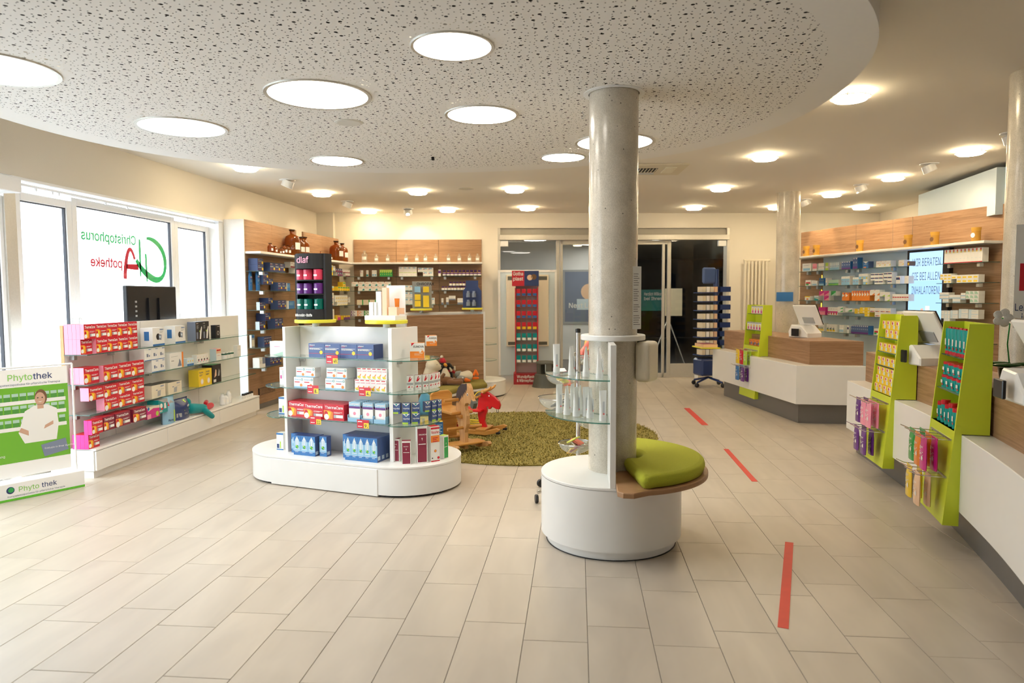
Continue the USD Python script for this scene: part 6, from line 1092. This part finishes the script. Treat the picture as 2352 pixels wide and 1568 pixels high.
# monitor in the window, signs, notices
t = thing("window_monitor", "black flat monitor seen from behind in the window", "monitor", LG.w(1.15, .36), LG.a); m = MB().box(0, .93, 0, .05, 1.33, 1.73, (.02, .022, .025), b=.008).box(.35, .42, -.02, 0, 1.3, 1.6, (.01, .01, .01)).box(.55, .62, -.02, 0, 1.3, 1.6, (.01, .01, .01)); part(t, "housing", m, "black_plastic"); part(t, "stand", MB().box(.4, .6, .0, .06, .0, 1.34, (.02, .02, .02)), "black_plastic")
for z in (1.4, 1.45, 1.5, 1.55): part(t, "port", MB().box(.13, .16, -.004, 0, z, z + .02, PAL["A"]), "plastic")
m = MB().box(-.15, .15, 0, .002, 0, .72, PAL["H"]); m.text("Dein", -.03, .19, .05, PAL["N"], -.001); m.text("Lebensretter", -.14, .12, .05, PAL["N"], -.001, maxw=.27); m.text("im Notfall", -.1, .05, .05, PAL["N"], -.001, maxw=.24); m.rect(-.12, .26, .14, .45, PAL["R"], -.001); m.rect(.02, .5, .08, .52, PAL["R"], -.001); m.rect(.04, .48, .06, .54, PAL["R"], -.001); m.rect(-.02, .62, .14, .68, PAL["L"], -.001); solo("poster", m, "paper", "first aid poster on the column at the right edge", "poster", (3.20, 5.17, 1.36), -14)
solo("wall_sign", MB().box(-.12, .12, 0, .003, 0, .14, PAL["B"]), "paper", "small blue sign on the column behind the far counter", "sign", (3.16, 11.0, 1.5), -18)
t = thing("radiator", "tall cream column radiator on the back wall", "radiator", BW.w(u_of(3.2), -.1), BW.a)
for q in range(7): part(t, "column_tube", MB().tube([(.07 * q, 0, .5), (.07 * q, 0, 2.26)], .022, n=10), "cream_leather")
for z in (.5, 2.26): part(t, "header", MB().tube([(-.03, 0, z), (.48, 0, z)], .025, n=10), "cream_leather")
for i, (q, w) in enumerate((((1.554, 10.004, 1.577, 8.69), .08), ((1.547, 7.342, 1.524, 6.06), .05), ((1.371, 4.563, .989, 3.36), .05))):
    p0, p1 = np.array(q[:2]), np.array(q[2:]); d = p1 - p0; n = np.array([-d[1], d[0]]) / np.linalg.norm(d) * w / 2; m = MB().prism([p0 + n, p0 - n, p1 - n, p1 + n], .0008, .002, PAL["R"])
    solo("floor_tape", m, "red_tape", f"red distance tape on the floor, {('farthest', 'middle', 'nearest')[i]} of three", "floor tape")
# plaster rack, stool, heater board, revolving rack
R1 = Fr((-1.14, 12.5), 4); t = thing("plaster_rack", "red and white plaster rack before the glass front", "display rack", R1.w(0, 0), R1.a)
m = MB().box(0, .47, 0, .35, 0, .2, (.4, .01, .02)); m.text("Wundpflaster", .06, .12, .05, PAL["W"], -.001, True, maxw=.36); m.text("& Wärmepflaster", .06, .05, .05, PAL["W"], -.001, True, maxw=.36); part(t, "base", m, "paper"); part(t, "perforated_back", MB().box(.04, .46, .2, .22, .2, 1.85, (.6, .5, .48)), "matte"); part(t, "red_edge", MB().box(.03, .045, .0, .2, .2, 1.75, PAL["R"]).box(.43, .445, 0, .2, .2, 1.75, PAL["R"]), "paper")
m = MB().box(-.02, .46, -.05, .2, 1.78, 2.05, PAL["R"], f=PAL["N"]); m.rect(-.02, 1.78, .2, 2.05, PAL["R"], -.051); m.text("Gotha", .0, 1.97, .06, PAL["W"], -.052, True, maxw=.18); m.text("plast", .0, 1.88, .06, PAL["W"], -.052, True, maxw=.18); m.disc(.3, 1.93, .05, PAL["E"], -.052); m.disc(.37, 1.94, .05, PAL["D"], -.052); part(t, "header_box", m, "paper")
for r_ in range(7):
    for c_ in range(4): part(t, "hanging_pack", MB().box(.055 + .098 * c_, .13 + .098 * c_, .02, .05, 1.60 - .2 * r_, 1.73 - .2 * r_, PAL["R" if r_ < 4 else "T"]).box(.06 + .098 * c_, .125 + .098 * c_, .018, .021, 1.605 - .2 * r_, 1.65 - .2 * r_, PAL["B" if r_ < 3 else "Y" if r_ == 3 else "H"]), "plastic")
t = thing("step_stool", "grey round plastic step stool by the plaster rack", "stool", (-.55, 12.25, 0)); part(t, "lower_ring", MB().lathe([(.24, 0), (.23, .03), (.19, .22), (.15, .24)], (.1, .1, .09), 36), "grey_plastic"); part(t, "top_step", MB().lathe([(.165, .41), (.17, .43), (.16, .45), (0, .45)], (.1, .1, .09), 36), "grey_plastic")
for q in range(4): part(t, "leg", MB().box(.12, .15, -.05, .05, .22, .42).xf(RZ(q * 1.57 + .5)), "grey_plastic")
t = thing("heater_board", "pale blue framed board carrying a flat cream heater behind the plaster rack", "heater", BW.w(DU0 + .02, -.16), BW.a); part(t, "board", MB().box(0, 1.07, 0, .03, .1, 2.06, b=.01), "blue_board"); part(t, "frame", MB().box(-.02, .02, -.01, .04, .1, 2.08).box(1.05, 1.09, -.01, .04, .1, 2.08).box(-.02, 1.09, -.01, .04, 2.05, 2.09), "white_frame"); part(t, "panel", MB().box(.13, .93, -.06, 0, .65, 2.0, b=.008), "cream_leather"); part(t, "grille", MB().box(.16, .9, -.064, -.058, 1.9, 1.97).box(.16, .9, -.064, -.058, .68, .74), "grey_plastic")
t = thing("revolving_rack", "dark blue wheeled rack with care packs beside the far counter", "display rack", (2.30, 12.45, 0), 20); part(t, "post", MB().box(.10, .16, -.05, .05, .12, 2.05, PAL["N"], b=.01), "plastic"); part(t, "header", MB().box(-.14, .12, -.03, .03, 1.80, 2.08, PAL["X"], b=.03), "plastic"); part(t, "bin", MB().box(-.22, .12, -.16, .16, .2, .5, PAL["N"], b=.03), "plastic")
for q in range(8):
    f = part(t, "tray", MB().box(-.22, .12, -.15, .15, .55 + .155 * q, .565 + .155 * q, PAL["N"]).box(.16, .36, -.1, .1, .57 + .155 * q, .66 + .155 * q, PAL["N"]), "plastic")
    for i in range(4): part(f, "care_pack", MB().box(-.2 + .075 * i, -.14 + .075 * i, -.13, .05, .567 + .155 * q, .66 + .155 * q, PAL["CHCE"[i]]), "paper")
for q in range(4): part(t, "foot", MB().tube([(0, 0, .16), (.3 * math.cos(q * 1.57 + .4), .3 * math.sin(q * 1.57 + .4), .09)], .018, PAL["N"]).ball((.31 * math.cos(q * 1.57 + .4), .31 * math.sin(q * 1.57 + .4), .042), .04, PAL["K"]), "plastic")
# goods in the green stands
def shelf_goods(si, k, z, n, la, h, d, lab, x0=.035, x1=None):
    f, w, zb, zt, zs, fr_ = STANDS[si]; x1 = x1 or w - .03; ww = (x1 - x0) / n
    for j in range(la):
        for i in range(n): goods(k, f, x0 + ww * i + .003, fr_(z) + .015 + .01 * j, z + j * (h + .001), ww - .006, d, h, f"{lab}, {ORD[i]}{('', ', ' + ('bottom', 'middle', 'top')[j] + ' layer')[la > 1]}", lab, jit=0)
shelf_goods(0, "vitbox", 1.33, 5, 1, .11, .05, "slim white berry box on the top board of the far green stand"); shelf_goods(0, "vitbox", 1.095, 5, 1, .11, .05, "slim white berry box on the second board, far green stand"); shelf_goods(0, "orangecube", .87, 4, 1, .09, .08, "orange cough drop box in the far green stand")
for z, la, nm in ((1.225, 2, "top board"), (1.105, 1, "second board"), (.985, 1, "third board"), (.75, 3, "floor board")): shelf_goods(1, "lozenge", z, 4, la, .072, .07, f"yellow lozenge box, {nm} of the middle green stand")
f, w, zb, zt, zs, fr_ = STANDS[2]; TQ = (.0, .36, .34)
def teal(nm, cat, r, h, i, z, lb, tube=False):
    m = MB().lathe([(r, 0), (r, .12 * h)], PAL["R"] if tube else TQ, 18).lathe([(r * .98, .12 * h), (r * .98, .8 * h)], TQ, 18).lathe([(r, .8 * h), (r, h), (0, h)], PAL["R"] if not tube else TQ, 18); m.rect(-r * .5, .35 * h, r * .4, .6 * h, PAL["W"], -r * 1.02); m.rect(-r * .1, .2 * h, r * .6, .3 * h, PAL["R"], -r * 1.02)
    if tube: m.box(-r, r, -.004, .004, h, h * 1.06, PAL["R"])
    solo(nm, m, "plastic", lb, cat, f.w(i, fr_(z) + .015 + r, z + .001), f.a)
for i in range(6): teal("cream_tube", "tube", .026, .17, .07 + .075 * i, 1.20, f"turquoise and red tube, {ORD[i]}, top board of the nearest green stand", True)
for j in (0, 1):
    for i in range(4): teal("cream_jar", "jar", .042, .085, .09 + .105 * i, .975 + .087 * j, f"turquoise jar with red lid, {ORD[i]}, {('bottom', 'top')[j]}, nearest green stand")
for i in range(5): teal("spray_bottle", "bottle", .027, .13 + .02 * (i % 2), .09 + .08 * i, .75, f"turquoise bottle with red cap, {ORD[i]}, lowest in the nearest green stand")
SW = [[("Y", "yellow"), ("R", "red"), ("L", "green"), ("B", "blue"), ("P", "purple")], [("P", "purple"), ("I", "pink"), ("I", "rose pink"), ("P", "dark purple"), ("P", "violet")], [("G", "green"), ("O", "orange"), ("Q", "magenta"), ("Y", "yellow"), ("E", "peach")]]
for si in range(3):
    f, w, zb, zt, zs, fr_ = STANDS[si]
    for i, (c, cn) in enumerate(SW[si]):
        x, z = ((.06, .2, .34)[i], zs - .27) if i < 3 else ((.1, .3)[i - 3], zs - .51)
        for q in range(2):
            m = soft_pack(.13, .03, .2, "pouch"); cc = np.array(PAL[c])
            for kk in range(len(m.c)): m.c[kk] = np.broadcast_to(cc, m.c[kk].shape) if kk != 2 else np.broadcast_to(np.array(PAL["W"]), m.c[kk].shape)
            solo("sweet_bag", m, "foil", f"{cn} sweet bag, {('front', 'rear')[q]}, {('upper', 'lower')[i > 2]} hooks of the {('far', 'middle', 'nearest')[si]} green stand", "sweet bag", f.w(x, fr_(z) - .13 + .06 * q, z), f.a)
# tills
def till(o, a, label):
    t = thing("till", label, "till", (*o, 1.026), a); part(t, "body", MB().prism([(-.16, 0), (.16, 0), (.16, .06), (.05, .16), (-.12, .17), (-.17, .08)], -.13, .13, PAL["H"], bev=.01).xf(SIDE), "plastic", smooth=False); part(t, "screen_back", MB().box(-.19, .19, -.012, .012, 0, .30, PAL["H"], b=.006).box(-.19, .19, .012, .02, 0, .3, PAL["K"]).box(-.09, .09, -.02, -.01, .03, .12, PAL["A"]).xf(TR(.05, .06, .17) @ RX(.5)), "plastic"); part(t, "card_reader", MB().box(-.06, .06, -.19, -.17, .02, .12, PAL["K"], b=.004), "plastic"); return t
till(C1.w(.75, -.45)[:2], -60, "white till with tilted screen on the far counter"); till((2.83, 6.0), -80, "white till with tilted screen between the two near green stands"); till((2.42, 3.88), -100, "white till cut off by the right picture edge")
t = thing("orchid", "white potted orchid on the near counter at the right edge", "plant", (2.78, 4.75, 1.026)); part(t, "pot", MB().lathe([(.05, 0), (.065, .1), (.06, .1), (0, .09)], PAL["K"], 24), "plastic"); part(t, "stem", MB().tube([(0, 0, .1), (-.02, 0, .25), (-.01, .0, .38), (-.06, 0, .42)], .004, PAL["G"]), "plastic")
for q in range(3): part(t, "leaf", MB().ball((.09 * math.cos(q * 2), .09 * math.sin(q * 2), .12), (.09, .035, .012), (.02, .12, .02)), "plastic")
for q in range(5): part(t, "petal", MB().ball((-.06 + .035 * math.cos(q * 1.257), -.01, .42 + .035 * math.sin(q * 1.257)), (.03, .006, .026), PAL["H"]), "plush")
t = thing("leaning_magazines", "stack of magazines on a yellow board beside the far counter", "magazines", C1.w(2.75, .05, .735), C1.a); part(t, "board", MB().box(-.15, .35, -.05, .25, 0, .02), "yellow_lacquer"); part(t, "stack", MB().box(-.1, .3, -.02, .22, .021, .07, PAL["E"], t=PAL["M"]), "paper")
# window shelf oddments
solo("wheat_bags", MB().mesh(hull_chain([[(0, 0, .04, .04), (.3, .02, .035, .035)], [(.1, -.02, .09, .025), (.25, .05, .085, .025)]], .02), PAL["R"]), "plush", "pile of dark red folded warming cushions on the window shelf base", "cushion", LG.w(1.95, .05, .267), LG.a)
solo("toy_duck", MB().mesh(hull_chain([[(0, 0, .07, .06), (.15, -.06, .05, .05)], [(.12, -.1, .03, .035), (.2, -.14, -.05, .03)], [(0, .05, .14, .05)]], .02), PAL["T"]), "plush", "teal plush warmer toy hanging over the window shelf edge", "soft toy", LG.w(1.74, .04, .275), LG.a)
for i, (u, h) in enumerate(((2.5, .15), (2.58, .12), (2.66, .17))): bottle(.035, h, .5, "white_frame", "white_bottle", f"white plastic bottle with label, {ORD[i]} on the window shelf base", LG.w(u, .05, .267), True, True, 90)
for i in range(5): solo("small_jar", MB().lathe([(.024, 0), (.024, .04), (.022, .045), (.022, .065), (0, .065)], n=16, cols=[PAL["H"], PAL["K"], PAL["K"], PAL["K"]]), "plastic", f"small jar with black lid, {ORD[i]} at the window shelf base end", "jar", LG.w(3.05 + .06 * i, .04, .267))
# foyer posters and easel
for i, (x, c, s) in enumerate(((-1.2, "O", ""), (.2, "V", "Next Level"))):
    m = MB().box(-.55, .55, 0, .03, 0, 1.35, PAL["A"]); m.rect(-.5, .05, .5, 1.3, PAL[c], -.001); m.disc(.1, .8, .2, PAL["E"], -.002); m.rect(-.2, .35, .4, .62, PAL["F"], -.0022)
    if s: m.text(s, -.4, .4, .12, PAL["W"], -.003, True, maxw=.8)
    solo("foyer_poster", m, "paper", f"large framed {('orange', 'dark blue')[i]} poster on the foyer wall behind the glass", "poster", (x, 17.57, .9))
ez = thing("easel", "silver folding easel with blank board behind the glass door", "easel", (1.95, 15.6, 0)); part(ez, "board", MB().box(-.02, .35, -.02, .0, 1.15, 1.75, PAL["C"]), "paper")
for x in (-.35, .45): part(ez, "leg", MB().tube([(.05, 0, 1.1), (x, -.05, 0)], .018), "chrome")
m = MB(); m.text("Herzlich Willkommen", 0, .3, .08, PAL["W"], -.002, True, maxw=.6); m.text("bei Ihrem", 0, .18, .08, PAL["W"], -.002, True); m.rect(-.08, -.1, .68, .45, (.0, .2, .2), 0); solo("speech_sign", m, "paper", "teal welcome sign with white words seen through the door", "sign", (1.75, 18.5, 1.3))
